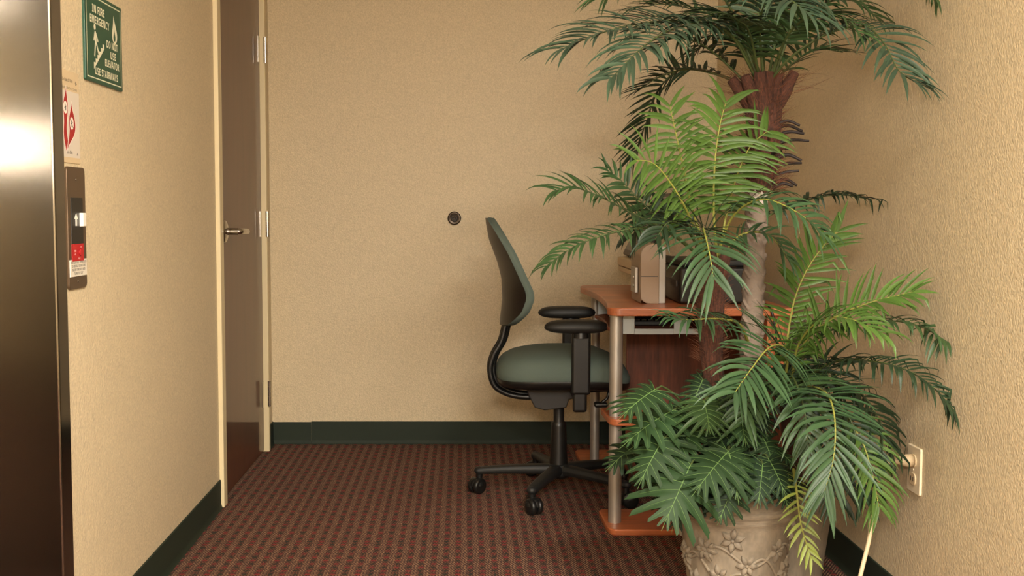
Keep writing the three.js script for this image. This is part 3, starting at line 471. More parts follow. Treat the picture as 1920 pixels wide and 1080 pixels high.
// ------------------------------------------------------------------ palms: fronds as [plant, tone, leaflet length, blade normal, droop, kink share, bare stalk share, points in metres]
const FRONDS = [
  ['T','grey',0.15,[0, 1, 0.35],0.9,0,0.25,[[0.775,1.446,-3.0],[0.714,1.536,-2.95],[0.576,1.571,-2.85],[0.413,1.55,-2.75],[0.305,1.514,-2.7],[0.233,1.481,-2.68]]],
  ['T','grey',0.14,[-0.2, 1, 0.6],1.3,0,0.35,[[0.772,1.443,-2.98],[0.675,1.555,-2.9],[0.53,1.545,-2.75],[0.419,1.481,-2.62],[0.33,1.396,-2.55]]],
  ['T','dark',0.105,[0, 1, 0.2],0.8,0,0.15,[[0.75,1.434,-3.0],[0.666,1.507,-2.98],[0.596,1.541,-2.95],[0.544,1.547,-2.95],[0.493,1.522,-2.95]]],
  ['T','dark',0.1,[0, 1, 0.1],0.5,0,0.2,[[0.751,1.44,-3.05],[0.686,1.474,-3.1],[0.616,1.492,-3.15],[0.543,1.472,-3.2],[0.49,1.436,-3.2]]],
  ['T','dark',0.125,[-0.7, 0.5, 0.4],0.3,0,0.4,[[0.775,1.443,-3.1],[0.704,1.497,-3.25],[0.639,1.517,-3.35],[0.588,1.468,-3.4],[0.554,1.38,-3.4],[0.512,1.265,-3.4]]],
  ['T','mid',0.12,[0, 1, 0.2],1,0,0.2,[[0.805,1.451,-3.05],[0.773,1.551,-3.1],[0.707,1.631,-3.15],[0.631,1.669,-3.2],[0.555,1.68,-3.2],[0.503,1.671,-3.2]]],
  ['T','mid',0.13,[0, 0.3, 1],0.5,0,0.2,[[0.805,1.451,-3.05],[0.808,1.587,-3.1],[0.804,1.74,-3.15],[0.772,1.871,-3.15]]],
  ['T','mid',0.13,[0, 1, 0.4],0.9,0,0.2,[[0.819,1.451,-3.05],[0.862,1.601,-3.1],[0.928,1.734,-3.12],[1.015,1.801,-3.1]]],
  ['T','grey',0.15,[0.1, 1, 0.5],1.7,0,0.35,[[0.787,1.442,-2.97],[0.756,1.569,-2.9],[0.741,1.631,-2.75],[0.756,1.582,-2.62],[0.793,1.536,-2.58]]],
  ['T','grey',0.125,[0, 1, 0.3],1.2,0,0.3,[[0.803,1.436,-2.98],[0.838,1.491,-2.92],[0.917,1.545,-2.85],[0.982,1.549,-2.78],[1.008,1.499,-2.72],[1.029,1.425,-2.67],[1.067,1.392,-2.64]]],
  ['T','mid',0.115,[0, 1, 0.2],0.5,0,0.2,[[0.831,1.44,-3.05],[0.892,1.498,-3.08],[0.962,1.541,-3.1],[1.036,1.532,-3.1]]],
  ['T','mid',0.125,[0, 1, 0.4],1.2,0,0.25,[[0.819,1.451,-3.05],[0.872,1.565,-3.05],[0.952,1.647,-3.05],[1.02,1.654,-3.0],[1.077,1.609,-2.98]]],
  ['T','mid',0.12,[0, 1, 0.2],1.2,0,0.3,[[0.834,1.458,-3.05],[0.914,1.682,-3.0],[1.017,1.743,-2.9],[1.08,1.691,-2.78],[1.12,1.618,-2.72]]],
  ['T','mid',0.13,[0, 1, 0.3],1.2,0,0.3,[[0.777,1.453,-3.0],[0.678,1.645,-2.95],[0.547,1.719,-2.85],[0.426,1.701,-2.8],[0.349,1.624,-2.78]]],
  ['T','dark',0.12,[0, 1, 0.3],1.2,0,0.25,[[0.79,1.448,-3.02],[0.732,1.55,-2.95],[0.656,1.59,-2.85],[0.589,1.572,-2.8],[0.542,1.534,-2.78]]],
  ['T','mid',0.12,[0.3, 1, 0.5],1.2,0,0.25,[[0.808,1.443,-2.98],[0.825,1.542,-2.9],[0.854,1.579,-2.8],[0.894,1.565,-2.72],[0.932,1.518,-2.68]]],
  ['T','dark',0.115,[0, 1, 0.1],0.8,0,0.2,[[0.818,1.457,-3.1],[0.871,1.595,-3.25],[0.959,1.673,-3.35],[1.07,1.665,-3.4]]],
  ['T','dark',0.115,[0, 1, 0.1],0.8,0,0.2,[[0.796,1.457,-3.1],[0.794,1.595,-3.25],[0.748,1.626,-3.35],[0.688,1.571,-3.4]]],
  ['T','mid',0.12,[0, 0.9, 0.6],0.9,0,0.2,[[0.778,1.443,-2.98],[0.739,1.522,-2.9],[0.697,1.553,-2.8],[0.653,1.549,-2.7]]],
  ['M','bright',0.135,[0.1, 0.25, 1],1,0,0.3,[[0.656,0.976,-2.9],[0.636,1.107,-2.86],[0.632,1.24,-2.83],[0.642,1.326,-2.82],[0.652,1.371,-2.81]]],
  ['M','bright',0.11,[-0.1, 0.25, 1],0.8,0,0.35,[[0.636,0.976,-2.9],[0.582,1.093,-2.85],[0.545,1.227,-2.82],[0.521,1.311,-2.8],[0.508,1.361,-2.79]]],
  ['M','bright',0.115,[-0.2, 0.5, 0.8],0.9,0,0.35,[[0.624,0.977,-2.88],[0.559,1.093,-2.8],[0.502,1.172,-2.75],[0.454,1.216,-2.72],[0.409,1.221,-2.7]]],
  ['M','mid',0.11,[0, 1, 0.45],1,0,0.4,[[0.619,0.976,-2.9],[0.51,1.053,-2.86],[0.419,1.096,-2.83],[0.332,1.138,-2.8],[0.27,1.157,-2.78],[0.226,1.149,-2.77]]],
  ['M','mid',0.085,[-0.3, 0.8, 0.6],0.9,0,0.4,[[0.623,0.975,-2.92],[0.526,1.065,-2.95],[0.458,1.135,-2.97],[0.41,1.185,-2.98],[0.378,1.208,-2.98]]],
  ['M','mid',0.085,[0, 1, 0.3],1.5,0,0.35,[[0.615,0.977,-2.88],[0.499,1.051,-2.8],[0.404,1.054,-2.74],[0.308,1.032,-2.7],[0.243,1.002,-2.68],[0.197,0.967,-2.67]]],
  ['M','cool',0.165,[0, 0.5, 1],1.2,0,0.2,[[0.633,0.983,-2.9],[0.597,1.054,-2.8],[0.585,1.042,-2.72],[0.585,0.99,-2.66],[0.589,0.94,-2.64]]],
  ['M','cool',0.115,[0, 1, 0.6],1.5,0,0.35,[[0.648,0.977,-2.88],[0.672,1.087,-2.8],[0.718,1.127,-2.7],[0.783,1.1,-2.66],[0.854,1.043,-2.66]]],
  ['M','dark',0.095,[0, 1, 0],1.8,0.5,0.4,[[0.675,0.974,-2.95],[0.804,1.076,-3.02],[0.915,1.122,-3.06],[1.017,1.143,-3.06],[1.1,1.13,-3.03]]],
  ['M','dark',0.105,[-0.3, 0.8, 0.5],1.6,0,0.3,[[0.631,0.975,-2.93],[0.572,1.086,-2.97],[0.52,1.118,-3.0],[0.481,1.093,-3.02],[0.457,1.035,-3.02]]],
  ['M','bright',0.12,[0.2, 0.4, 1],1,0,0.3,[[0.665,0.975,-2.92],[0.683,1.093,-2.92],[0.708,1.203,-2.9],[0.736,1.27,-2.88],[0.771,1.302,-2.86]]],
  ['M','dark',0.11,[0, 1, 0.5],1.4,0,0.3,[[0.62,0.977,-2.88],[0.549,1.06,-2.8],[0.494,1.07,-2.72],[0.457,1.03,-2.68]]],
  ['M','cool',0.105,[0.2, 1, 0.4],1.4,0,0.3,[[0.656,0.969,-2.9],[0.712,1.038,-2.88],[0.773,1.039,-2.85],[0.823,0.972,-2.83]]],
  ['M','cool',0.1,[0, 1, 0.4],1.6,0,0.3,[[0.739,0.761,-2.9],[0.695,0.815,-2.82],[0.618,0.834,-2.75],[0.542,0.836,-2.7],[0.495,0.842,-2.68]]],
  ['L','cool',0.15,[0, 0.6, 0.8],1,0,0.3,[[0.842,0.631,-2.92],[0.818,0.743,-2.82],[0.744,0.771,-2.7],[0.671,0.73,-2.6],[0.622,0.683,-2.55]]],
  ['L','cool',0.15,[0, 0.45, 1],0.9,0,0.22,[[0.862,0.612,-2.95],[0.877,0.657,-2.8],[0.882,0.65,-2.68],[0.865,0.592,-2.58],[0.851,0.523,-2.55],[0.833,0.452,-2.55]]],
  ['L','bright',0.115,[0.2, 0.3, 1],0.35,0.25,0.3,[[0.856,0.616,-2.97],[0.859,0.754,-2.96],[0.874,0.868,-2.95],[0.9,0.942,-2.94],[0.938,1.01,-2.92],[0.972,1.049,-2.91]]],
  ['L','bright',0.105,[0, 0.7, 0.8],0.7,0.35,0.3,[[0.862,0.619,-2.95],[0.874,0.766,-2.85],[0.933,0.839,-2.78],[1.004,0.879,-2.73],[1.081,0.905,-2.69]]],
  ['L','bright',0.11,[-0.1, 1, 0.6],1.4,0.2,0.2,[[0.859,0.623,-2.93],[0.845,0.772,-2.8],[0.872,0.839,-2.7],[0.915,0.844,-2.62],[0.963,0.817,-2.58]]],
  ['L','mid',0.095,[0, 1, 0.2],1.6,0.6,0.35,[[0.867,0.615,-2.95],[0.903,0.763,-2.88],[0.978,0.817,-2.8],[1.058,0.83,-2.73],[1.107,0.819,-2.69],[1.152,0.789,-2.66]]],
  ['L','dark',0.1,[0, 1, 0.2],1.7,0.6,0.25,[[0.872,0.612,-2.95],[0.905,0.68,-2.88],[0.946,0.728,-2.78],[0.997,0.734,-2.7],[1.045,0.725,-2.64],[1.088,0.694,-2.59],[1.126,0.646,-2.56]]],
  ['L','dark',0.12,[0.2, 1, 0.2],1.7,0.5,0.3,[[0.885,0.602,-2.97],[0.957,0.644,-2.93],[1.024,0.631,-2.88],[1.062,0.563,-2.83],[1.083,0.487,-2.8]]],
  ['L','bright',0.11,[0.2, 0.6, 0.8],1.2,0,0.4,[[0.882,0.598,-2.95],[0.945,0.601,-2.85],[0.994,0.532,-2.78],[1.017,0.444,-2.75],[1.031,0.366,-2.74]]],
  ['L','yellow',0.062,[0, 0.3, 1],0.8,0,0.1,[[0.841,0.441,-2.82],[0.826,0.406,-2.74],[0.827,0.33,-2.7],[0.851,0.247,-2.69]]],
  ['L','mid',0.13,[-0.2, 0.5, 1],1,0,0.25,[[0.845,0.617,-2.92],[0.82,0.691,-2.8],[0.82,0.663,-2.72],[0.828,0.592,-2.68],[0.83,0.516,-2.67]]],
  ['L','mid',0.12,[-0.3, 0.8, 0.6],1.2,0,0.25,[[0.843,0.612,-2.95],[0.782,0.682,-2.86],[0.721,0.654,-2.78],[0.692,0.58,-2.74]]],
  ['L','dark',0.12,[0.2, 0.8, 0.5],1.3,0,0.25,[[0.879,0.605,-2.95],[0.921,0.627,-2.86],[0.97,0.583,-2.8],[0.988,0.482,-2.76],[0.995,0.39,-2.75]]],
  ['L','dark',0.13,[0, 0.6, 0.8],1.2,0,0.25,[[0.887,0.589,-3.0],[0.921,0.564,-2.9],[0.945,0.478,-2.84],[0.948,0.372,-2.82]]],
  ['L','dark',0.125,[-0.1, 0.7, 0.7],1.2,0,0.2,[[0.882,0.593,-3.02],[0.865,0.679,-2.98],[0.874,0.713,-2.94],[0.898,0.677,-2.9],[0.9,0.596,-2.88]]],
  ['L','dark',0.12,[-0.2, 0.7, 0.7],1.2,0,0.2,[[0.871,0.593,-3.02],[0.843,0.694,-2.98],[0.807,0.684,-2.95],[0.786,0.589,-2.92]]],
  ['L','dark',0.12,[0.2, 0.7, 0.7],1,0,0.2,[[0.893,0.593,-3.02],[0.935,0.676,-3.0],[0.979,0.679,-2.98],[1.01,0.61,-2.96]]],
];
const PLANT = {
  T: { o: [0.775, 0.318, -3.0], t: thing('tall_palm', 'tall artificial palm with grey ringed trunk and brown fibrous crown', 'palm', [0.775, 0.318, -3.0]) },
  M: { o: [0.70, 0.318, -2.95], t: thing('middle_palm', 'medium bright green palm on a brown fibre trunk', 'palm', [0.70, 0.318, -2.95]) },
  L: { o: [0.955, 0.27, -3.2], t: thing('low_palm', 'low bushy palm with fronds arching right and over pot', 'palm', [0.955, 0.27, -3.2]) },
};
function leaflet(P, T, N, side, L, w, angle, droop, kink, ox) {
  const B = new THREE.Vector3().crossVectors(T, N).normalize().multiplyScalar(side);
  let d = B.clone().multiplyScalar(Math.sin(angle)).addScaledVector(T, Math.cos(angle)).addScaledVector(N, 0.22).normalize();
  let nn = N.clone(); const n = 6, st = L / n, p = P.clone(), pos = [], idx = [];
  const prof = [0.35, 0.9, 1, 0.9, 0.68, 0.36, 0];
  const ks = 2 + Math.floor(rnd() * 2);
  for (let i = 0; i <= n; i++) {
    const W = new THREE.Vector3().crossVectors(d, nn).normalize(), hw = w * 0.5 * prof[i], up = new THREE.Vector3().crossVectors(W, d).normalize();
    if (i < n) { const a = p.clone().addScaledVector(W, -hw).addScaledVector(up, hw * 0.35), b = p.clone().addScaledVector(W, hw).addScaledVector(up, hw * 0.35); pos.push(a.x, a.y, a.z, p.x, p.y, p.z, b.x, b.y, b.z); }
    else pos.push(p.x, p.y, p.z);
    if (i < n - 1) { const k = i * 3; idx.push(k, k + 1, k + 3, k + 1, k + 4, k + 3, k + 1, k + 2, k + 4, k + 2, k + 5, k + 4); }
    if (i === n - 1) { const k = i * 3; idx.push(k, k + 1, k + 3, k + 1, k + 2, k + 3); }
    if (p.x + ox > 1.125 && d.x > 0) { d.x *= -0.15; d.normalize(); }           // leaflets turn away where they meet the wall
    p.addScaledVector(d, st);
    d.y -= droop * (0.06 + 0.10 * i / n * 2); if (kink && i === ks) { d.y -= 1.6; }
    d.normalize(); nn = up;
  }
  const g = new THREE.BufferGeometry(); g.setAttribute('position', new THREE.Float32BufferAttribute(pos, 3)); g.setIndex(idx); g.computeVertexNormals(); return g;
}
const REST = { T: [], M: [], L: [] }, COUNT = { T: 0, M: 0, L: 0 };
for (const [pl, tone, LL, nv, droop, kink, t0, pts] of FRONDS) {
  const { o, t } = PLANT[pl], q = pts.map(p => [p[0] - o[0], p[1] - o[1], p[2] - o[2]]);
  const curve = new THREE.CatmullRomCurve3(q.map(p => V(...p)), false, 'centripetal'), len = curve.getLength();
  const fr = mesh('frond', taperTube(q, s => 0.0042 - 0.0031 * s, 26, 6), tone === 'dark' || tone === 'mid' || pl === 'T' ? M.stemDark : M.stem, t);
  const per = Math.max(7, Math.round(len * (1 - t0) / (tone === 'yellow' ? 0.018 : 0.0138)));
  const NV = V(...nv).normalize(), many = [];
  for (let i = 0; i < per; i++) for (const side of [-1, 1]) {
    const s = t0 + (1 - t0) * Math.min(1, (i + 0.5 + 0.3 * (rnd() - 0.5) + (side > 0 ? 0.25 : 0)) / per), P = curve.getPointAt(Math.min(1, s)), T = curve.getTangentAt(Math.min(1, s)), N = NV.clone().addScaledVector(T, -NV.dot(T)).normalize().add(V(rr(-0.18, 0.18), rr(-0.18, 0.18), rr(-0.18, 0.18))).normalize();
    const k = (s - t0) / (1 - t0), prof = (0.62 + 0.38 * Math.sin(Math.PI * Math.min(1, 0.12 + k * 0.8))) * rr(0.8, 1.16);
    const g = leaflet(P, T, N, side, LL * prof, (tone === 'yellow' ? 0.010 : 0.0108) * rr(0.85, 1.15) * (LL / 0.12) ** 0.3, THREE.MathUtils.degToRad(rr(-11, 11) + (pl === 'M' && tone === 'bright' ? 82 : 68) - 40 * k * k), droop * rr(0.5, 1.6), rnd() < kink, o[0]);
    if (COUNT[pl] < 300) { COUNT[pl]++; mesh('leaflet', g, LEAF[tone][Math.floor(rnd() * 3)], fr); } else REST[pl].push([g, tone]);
  }
}
for (const pl in REST) if (REST[pl].length) {
  const gs = REST[pl].map(([g, tone]) => { const n = g.attributes.position.count, f = rr(0.82, 1.2), c = new Float32Array(n * 3); for (let i = 0; i < n; i++) for (let j = 0; j < 3; j++) c[i * 3 + j] = TONES[tone][j] * f; const q = g.clone(); q.setAttribute('color', new THREE.BufferAttribute(c, 3)); return q; });
  const m = new THREE.Mesh(mergeGeometries(gs), PH({ vertexColors: true, roughness: 0.5, specularIntensity: 0.7, transmission: 0.12, thickness: 0, side: THREE.DoubleSide })); m.name = 'leaflets'; m.userData.kind = 'stuff'; m.castShadow = m.receiveShadow = true; PLANT[pl].t.add(m);
}
// trunks
function hairs(n, fn, len, r) {                       // thin fibres as narrow ribbons
  const pos = [], idx = [];
  for (let i = 0; i < n; i++) { const [p, d] = fn(i); let q = V(...p), v = V(...d).normalize(); const L = len * rr(0.4, 1.3), b = V(rr(-1, 1), rr(-1, 0.6), rr(-1, 1)), k0 = pos.length / 3, W = new THREE.Vector3().crossVectors(v, V(0.2, 0.3, 1)).normalize(); for (let k = 0; k <= 5; k++) { const w = r * (1 - k / 5.5); pos.push(q.x - W.x * w, q.y - W.y * w, q.z - W.z * w, q.x + W.x * w, q.y + W.y * w, q.z + W.z * w); q = q.clone().addScaledVector(v, L / 5); v.addScaledVector(b, 0.22).normalize(); } for (let k = 0; k < 5; k++) { const a = k0 + k * 2; idx.push(a, a + 1, a + 2, a + 1, a + 3, a + 2); } }
  const g = new THREE.BufferGeometry(); g.setAttribute('position', new THREE.Float32BufferAttribute(pos, 3)); g.setIndex(idx); g.computeVertexNormals(); return g;
}
{
  const { o, t } = PLANT.T, R = p => [p[0] - o[0], p[1] - o[1], p[2] - o[2]];
  mesh('lower_trunk', taperTube([[0.775, 0.318, -3.0], [0.772, 0.5, -3.0], [0.776, 0.79, -3.0], [0.778, 0.95, -3.0], [0.783, 1.13, -3.0]].map(R), s => 0.0305 - 0.004 * s, 260, 48, (h, a) => { const z = Math.abs(((a / (Math.PI * 2) * 5) % 1) - 0.5) * 2, k = ((h + z * 0.022) % 0.042) / 0.042; return 1 + 0.16 * (k > 0.8 ? 1 - (k - 0.8) * 2.2 : k * 0.7 - 0.3) + 0.05 * vnoise(a * 8, h * 200, 50, 999) ; }), M.trunkGrey, t);
  mesh('trunk_collar', taperTube([[0.7825, 1.118, -3.0], [0.783, 1.135, -3.0], [0.784, 1.16, -3.0]].map(R), s => 0.0285 - 0.003 * s, 10, 24), S({ color: 0xa89c92, roughness: 0.8 }), t);
  const up = mesh('upper_trunk', taperTube([[0.784, 1.148, -3.0], [0.79, 1.2, -3.0], [0.796, 1.29, -3.0], [0.795, 1.36, -3.0], [0.794, 1.42, -3.0]].map(R), s => 0.026 + 0.016 * Math.sin(Math.min(1, s * 2.2) * Math.PI / 2) + 0.004 * s * s, 120, 40, (h, a) => 1 + 0.05 * Math.sin(a * 9 + h * 60) + 0.05 * vnoise(a * 6, h * 120, 38, 400)), M.fibre, t);
  for (const e of [[0.706, 1.447, -2.99], [0.735, 1.452, -2.96], [0.77, 1.462, -2.95], [0.80, 1.465, -2.97], [0.832, 1.46, -2.99], [0.876, 1.466, -3.0], [0.76, 1.45, -3.05], [0.825, 1.45, -3.05]]) {
    const b = [0.794 + (e[0] - 0.794) * 0.12, 1.355, -3.0 + (e[2] + 3.0) * 0.4]; mesh('frond_base', taperTube([b, [(b[0] + e[0]) / 2 + (e[0] - b[0]) * 0.02, 1.402, (b[2] + e[2]) / 2], e].map(R), s => 0.027 - 0.014 * s, 20, 12, (h, a) => 1 + 0.06 * Math.sin(a * 7 + h * 80)), M.fibre, t);
  }
  // dry dark stubs sticking out of the upper trunk
  for (let [y, an, L] of [[1.325, 0.3, 0.05], [1.315, -0.2, 0.065], [1.295, 0.5, 0.06], [1.275, 0.1, 0.07], [1.255, -0.5, 0.05], [1.235, 0.4, 0.055], [1.213, 0.0, 0.058], [1.19, 0.3, 0.05], [1.172, -0.1, 0.052], [1.31, 2.9, 0.05], [1.28, 2.6, 0.06], [1.25, 3.2, 0.055], [1.22, 2.8, 0.05], [1.19, 3.0, 0.045], [1.16, 0.5, 0.04], [1.29, 1.5, 0.04], [1.24, 1.2, 0.04]]) {
    const d = [Math.cos(an), Math.sin(an)], b = [0.794 + d[0] * 0.03, y, -3.0 + d[1] * 0.03];
    mesh('dry_stub', taperTube([b, [b[0] + d[0] * (L *= 1.3) * 0.5, y + 0.012, b[2] + d[1] * L * 0.5], [b[0] + d[0] * L, y + 0.004 + rr(-0.01, 0.012), b[2] + d[1] * L]].map(R), s => 0.0055 - 0.002 * s, 10, 6), M.stub, t);
  }
  const hs = hairs(900, () => { const y = rr(1.14, 1.46), a = rr(0, 6.283), fl_ = y > 1.4 ? 1 : 0, r = fl_ ? rr(0.03, 0.075) : 0.036; return [[0.794 + Math.cos(a) * r - o[0], y - o[1], -3 + Math.sin(a) * r * (fl_ ? 0.6 : 1) - o[2]], [Math.cos(a), 0.5 + fl_ * 0.5, Math.sin(a)]]; }, 0.05, 0.0008);
  const h2 = hairs(60, () => { const a = rr(-0.5, 0.5) + (rnd() < 0.5 ? Math.PI : 0), r = 0.06; return [[0.794 + Math.cos(a) * r - o[0], rr(1.40, 1.46) - o[1], -3 + Math.sin(a) * r * 0.5 - o[2]], [Math.cos(a), 0.3, Math.sin(a)]]; }, 0.12, 0.0005);
  const hm = mesh('trunk_fibres', [hs, h2], M.hair, t); hm.userData.kind = 'stuff';
}
{
  const { o, t } = PLANT.M, R = p => [p[0] - o[0], p[1] - o[1], p[2] - o[2]];
  mesh('trunk', taperTube([[0.70, 0.318, -2.95], [0.672, 0.55, -2.94], [0.652, 0.72, -2.93], [0.645, 0.84, -2.92], [0.645, 0.955, -2.9]].map(R), s => 0.019 + 0.021 * s * s, 120, 32, (h, a) => 1 + 0.05 * Math.sin(a * 8 + h * 50) + 0.07 * vnoise(a * 6, h * 110, 38, 400)), M.fibre, t);
  for (let k = 0; k < 7; k++) { const a = k / 7 * 6.283; mesh('frond_base', taperTube([[0.645 + Math.cos(a) * 0.012, 0.93, -2.9 + Math.sin(a) * 0.012], [0.645 + Math.cos(a) * 0.03, 0.965, -2.9 + Math.sin(a) * 0.03], [0.645 + Math.cos(a) * 0.042, 1.01, -2.9 + Math.sin(a) * 0.042]].map(R), s => 0.02 - 0.014 * s, 12, 10), M.fibre, t); }
  const hm = mesh('trunk_fibres', hairs(500, () => { const y = rr(0.7, 0.98), a = rr(0, 6.283); return [[0.648 + Math.cos(a) * 0.034 - o[0], y - o[1], -2.915 + Math.sin(a) * 0.034 - o[2]], [Math.cos(a), 0.6, Math.sin(a)]]; }, 0.03, 0.0006), M.hair, t); hm.userData.kind = 'stuff';
}
{
  const { o, t } = PLANT.L, R = p => [p[0] - o[0], p[1] - o[1], p[2] - o[2]];
  mesh('trunk', taperTube([[0.955, 0.27, -3.2], [0.92, 0.42, -3.1], [0.875, 0.58, -2.99], [0.865, 0.66, -2.95]].map(R), s => 0.026 - 0.004 * s, 60, 20, (h, a) => 1 + 0.06 * Math.sin(a * 7 + h * 60)), M.fibre, t);
}

// ------------------------------------------------------------------ split-leaf philodendron in the flowered pot
{
  const O = [0.72, 0.318, -2.93], t = thing('philodendron', 'low split-leaf philodendron spilling over the flowered pot', 'plant', O);
  const LEAVES = [
  [[0.478, 0.652, -2.78],[0.39, 0.622, -2.7],[-0.2, 0.8, 0.6],1,'mid'],
  [[0.557, 0.475, -2.72],[0.485, 0.375, -2.62],[0, 0.55, 0.8],1.15,'cool'],
  [[0.499, 0.534, -2.76],[0.427, 0.458, -2.68],[-0.3, 0.6, 0.7],1,'mid'],
  [[0.653, 0.503, -2.74],[0.561, 0.451, -2.64],[-0.1, 0.7, 0.7],1,'cool'],
  [[0.655, 0.506, -2.74],[0.666, 0.42, -2.66],[0.1, 0.6, 0.8],0.9,'mid'],
  [[0.665, 0.431, -2.72],[0.625, 0.353, -2.68],[0, 0.45, 0.9],1.1,'dark'],
  [[0.601, 0.624, -2.78],[0.6, 0.581, -2.7],[0, 0.7, 0.7],1.4,'bright'],
  [[0.69, 0.637, -2.84],[0.647, 0.576, -2.8],[0, 0.6, 0.8],1.1,'dark'],
  [[0.628, 0.657, -2.92],[0.595, 0.61, -2.88],[-0.2, 0.6, 0.8],1.1,'dark'],
  [[0.532, 0.593, -2.82],[0.401, 0.555, -2.72],[-0.1, 0.85, 0.5],0.8,'mid'],
  [[0.56, 0.561, -2.84],[0.468, 0.543, -2.76],[-0.1, 0.9, 0.5],1,'dark'],
  [[0.584, 0.545, -2.82],[0.518, 0.5, -2.74],[-0.2, 0.8, 0.6],1,'mid'],
  [[0.699, 0.586, -2.82],[0.7, 0.54, -2.74],[0.1, 0.7, 0.7],1.2,'mid'],
  [[0.697, 0.554, -2.84],[0.618, 0.523, -2.76],[-0.1, 0.7, 0.6],1,'dark'],
  [[0.77, 0.473, -2.8],[0.795, 0.418, -2.72],[0.2, 0.6, 0.8],1.1,'dark'],
  [[0.751, 0.464, -2.78],[0.725, 0.397, -2.7],[0, 0.5, 0.9],1,'dark'],
  [[0.798, 0.419, -2.8],[0.809, 0.373, -2.74],[0.2, 0.5, 0.9],1,'dark'],
  [[0.658, 0.665, -2.98],[0.671, 0.621, -2.94],[0, 0.7, 0.7],1.2,'dark'],
  [[0.772, 0.516, -2.86],[0.79, 0.46, -2.8],[0.1, 0.7, 0.7],1,'mid'],
  [[0.767, 0.592, -2.9],[0.78, 0.534, -2.84],[0.1, 0.7, 0.7],1,'dark'],
  [[0.562, 0.464, -2.84],[0.477, 0.417, -2.78],[-0.3, 0.7, 0.6],0.9,'mid'],
  [[0.64, 0.407, -2.82],[0.574, 0.367, -2.76],[-0.2, 0.5, 0.8],1,'dark'],
  [[0.72, 0.437, -2.84],[0.732, 0.396, -2.78],[0.1, 0.6, 0.8],1,'dark'],
  [[0.586, 0.592, -2.9],[0.509, 0.578, -2.86],[-0.2, 0.8, 0.6],0.9,'dark'],
  [[0.564, 0.423, -2.78],[0.52, 0.319, -2.74],[-0.2, 0.4, 0.9],0.8,'dark'],
  [[0.671, 0.494, -2.9],[0.676, 0.432, -2.86],[0, 0.7, 0.7],1.2,'dark'],
  [[0.461, 0.494, -2.9],[0.375, 0.449, -2.86],[-0.4, 0.7, 0.7],0.95,'dark'],
  [[0.511, 0.437, -2.9],[0.467, 0.397, -2.86],[-0.2, 0.7, 0.7],1.2,'dark'],
  [[0.547, 0.359, -2.9],[0.511, 0.321, -2.86],[-0.1, 0.7, 0.7],0.95,'dark'],
  [[0.566, 0.479, -2.9],[0.563, 0.453, -2.86],[0.0, 0.7, 0.7],1.09,'dark'],
  [[0.616, 0.451, -2.9],[0.572, 0.411, -2.86],[-0.2, 0.7, 0.7],1.09,'mid'],
  [[0.643, 0.508, -2.9],[0.651, 0.463, -2.86],[0.1, 0.7, 0.7],1.15,'dark'],
  [[0.665, 0.423, -2.9],[0.655, 0.389, -2.86],[-0.0, 0.7, 0.7],1.04,'dark'],
  [[0.727, 0.479, -2.9],[0.753, 0.408, -2.86],[0.2, 0.7, 0.7],1.15,'dark'],
  [[0.743, 0.38, -2.9],[0.756, 0.313, -2.86],[0.1, 0.7, 0.7],1.15,'mid'],
  [[0.768, 0.536, -2.9],[0.776, 0.495, -2.86],[0.1, 0.7, 0.7],1.04,'dark'],
  [[0.811, 0.479, -2.9],[0.856, 0.452, -2.86],[0.3, 0.7, 0.7],0.91,'mid'],
  [[0.84, 0.423, -2.9],[0.871, 0.366, -2.86],[0.2, 0.7, 0.7],1.11,'dark'],
  [[0.6, 0.578, -2.9],[0.554, 0.531, -2.86],[-0.2, 0.7, 0.7],0.96,'mid'],
  [[0.53, 0.55, -2.9],[0.467, 0.502, -2.86],[-0.3, 0.7, 0.7],1.08,'mid'],
  [[0.684, 0.55, -2.9],[0.705, 0.519, -2.86],[0.2, 0.7, 0.7],0.92,'dark'],
  [[0.662, 0.592, -2.9],[0.657, 0.523, -2.86],[0.0, 0.7, 0.7],0.94,'dark'],
  ];
  // blade: a heart-shaped midrib leaf with deep lobes on both sides
  function blade(a, b, nv, wf) {
    const A = V(...a), B = V(...b), X = B.clone().sub(A), L = X.length() * 1.2; X.normalize(); const N = V(...nv); N.addScaledVector(X, -N.dot(X)).normalize(); const Y = new THREE.Vector3().crossVectors(N, X);
    const pos = [], idx = [], put = (u, v) => { const s = u * L, w = v * L, z = -0.22 * u * Math.abs(u) * L + 0.06 * Math.abs(w) - 0.9 * w * w / L; const q = A.clone().addScaledVector(X, s).addScaledVector(Y, w).addScaledVector(N, z); pos.push(q.x - O[0], q.y - O[1], q.z - O[2]); return pos.length / 3 - 1; };
    const n = 8, per = 7, ph = rr(0, 0.15), jit = Array.from({ length: 9 }, () => rr(0.86, 1.1));
    for (const sd of [-1, 1]) {                        // each half: midrib, middle and outer rows; narrow deep cuts part rounded lobes
      const rows = [];
      for (let i = 0; i <= n * per; i++) {
        const q = i / (n * per), lob = Math.min(n - 1, Math.floor(q * n)), c = Math.abs((q * n) % 1 - 0.5) * 2, st = Math.max(0, Math.min(1, (c - 0.28) / 0.72)), cut = st * st * (3 - 2 * st);
        const e = (1 - 0.64 * cut) * jit[lob] * (1 + 0.05 * Math.sin(q * n * 25)), W = wf * 0.56 * Math.pow(Math.sin(Math.PI * (0.2 + 0.76 * q)), 0.8), an = THREE.MathUtils.degToRad(138 - 128 * q + ((q * n) % 1 - 0.5) * 5), u = Math.max(0, q * 1.02 - 0.12) * 0.86;
        const at = d => put(u + Math.cos(an) * d * W, sd * Math.sin(an) * d * W);
        rows.push([put(u, 0), at(0.36), at(Math.max(0.38, e))]);
      }
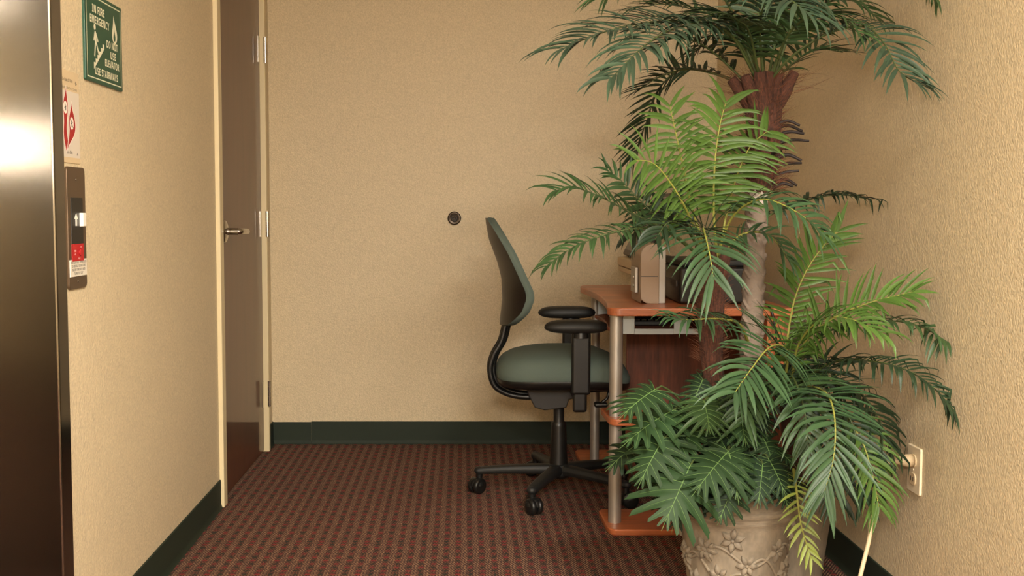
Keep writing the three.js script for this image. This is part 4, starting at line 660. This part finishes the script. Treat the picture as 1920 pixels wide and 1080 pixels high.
      for (let i = 0; i < rows.length - 1; i++) for (let j = 0; j < 2; j++) { const a = rows[i][j], b = rows[i + 1][j], c = rows[i][j + 1], d = rows[i + 1][j + 1]; sd > 0 ? idx.push(a, b, c, b, d, c) : idx.push(a, c, b, b, c, d); }
    }
    const g = new THREE.BufferGeometry(); g.setAttribute('position', new THREE.Float32BufferAttribute(pos, 3)); g.setIndex(idx); g.computeVertexNormals();
    const rib = []; for (let i = 0; i <= 6; i++) { const u = i / 6 * 0.95, q = A.clone().addScaledVector(X, u * L).addScaledVector(N, -0.22 * u * u * L + 0.0012); rib.push([q.x - O[0], q.y - O[1], q.z - O[2]]); }
    const veins = []; for (const sd of [-1, 1]) for (let k = 0; k < n; k++) { const q = (k + 0.5) / n, W = wf * 0.56 * Math.pow(Math.sin(Math.PI * (0.2 + 0.76 * q)), 0.8) * 0.8, an = THREE.MathUtils.degToRad(138 - 128 * q), u = Math.max(0, q * 1.02 - 0.12) * 0.86, pp = []; for (let i = 0; i <= 3; i++) { const uu = u + Math.cos(an) * W * i / 3, vv = sd * Math.sin(an) * W * i / 3, w = vv * L, z = -0.22 * uu * Math.abs(uu) * L + 0.06 * Math.abs(w) - 0.9 * w * w / L + 0.0006, qq = A.clone().addScaledVector(X, uu * L).addScaledVector(Y, w).addScaledVector(N, z); pp.push([qq.x - O[0], qq.y - O[1], qq.z - O[2]]); } veins.push(taperTube(pp, t2 => 0.0006 - 0.0004 * t2, 5, 4)); }
    return [g, rib, veins];
  }
  for (const [a, b, nv, wf, tone] of LEAVES) {
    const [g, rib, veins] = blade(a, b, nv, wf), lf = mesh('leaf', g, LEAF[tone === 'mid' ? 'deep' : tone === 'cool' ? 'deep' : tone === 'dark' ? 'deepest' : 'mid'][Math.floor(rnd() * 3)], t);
    mesh('midrib', [taperTube(rib, s => 0.0013 - 0.0009 * s, 12, 6), ...veins], M.vein, lf);
    const e = rib[0], s = [rr(-0.03, 0.05), 0, rr(-0.04, 0.04)];
    mesh('leaf_stalk', taperTube([s, [s[0] * 0.4 + e[0] * 0.55, Math.max(e[1] * 0.8, 0.06), s[2] * 0.4 + e[2] * 0.5], [e[0] * 0.95, e[1] + 0.008, e[2] * 0.95], e], () => 0.0026, 20, 6), M.stemDark, lf);
  }
}

scene.traverse(o => { if (o.isLight) o.castShadow = true; });
renderer.render(scene, camera);
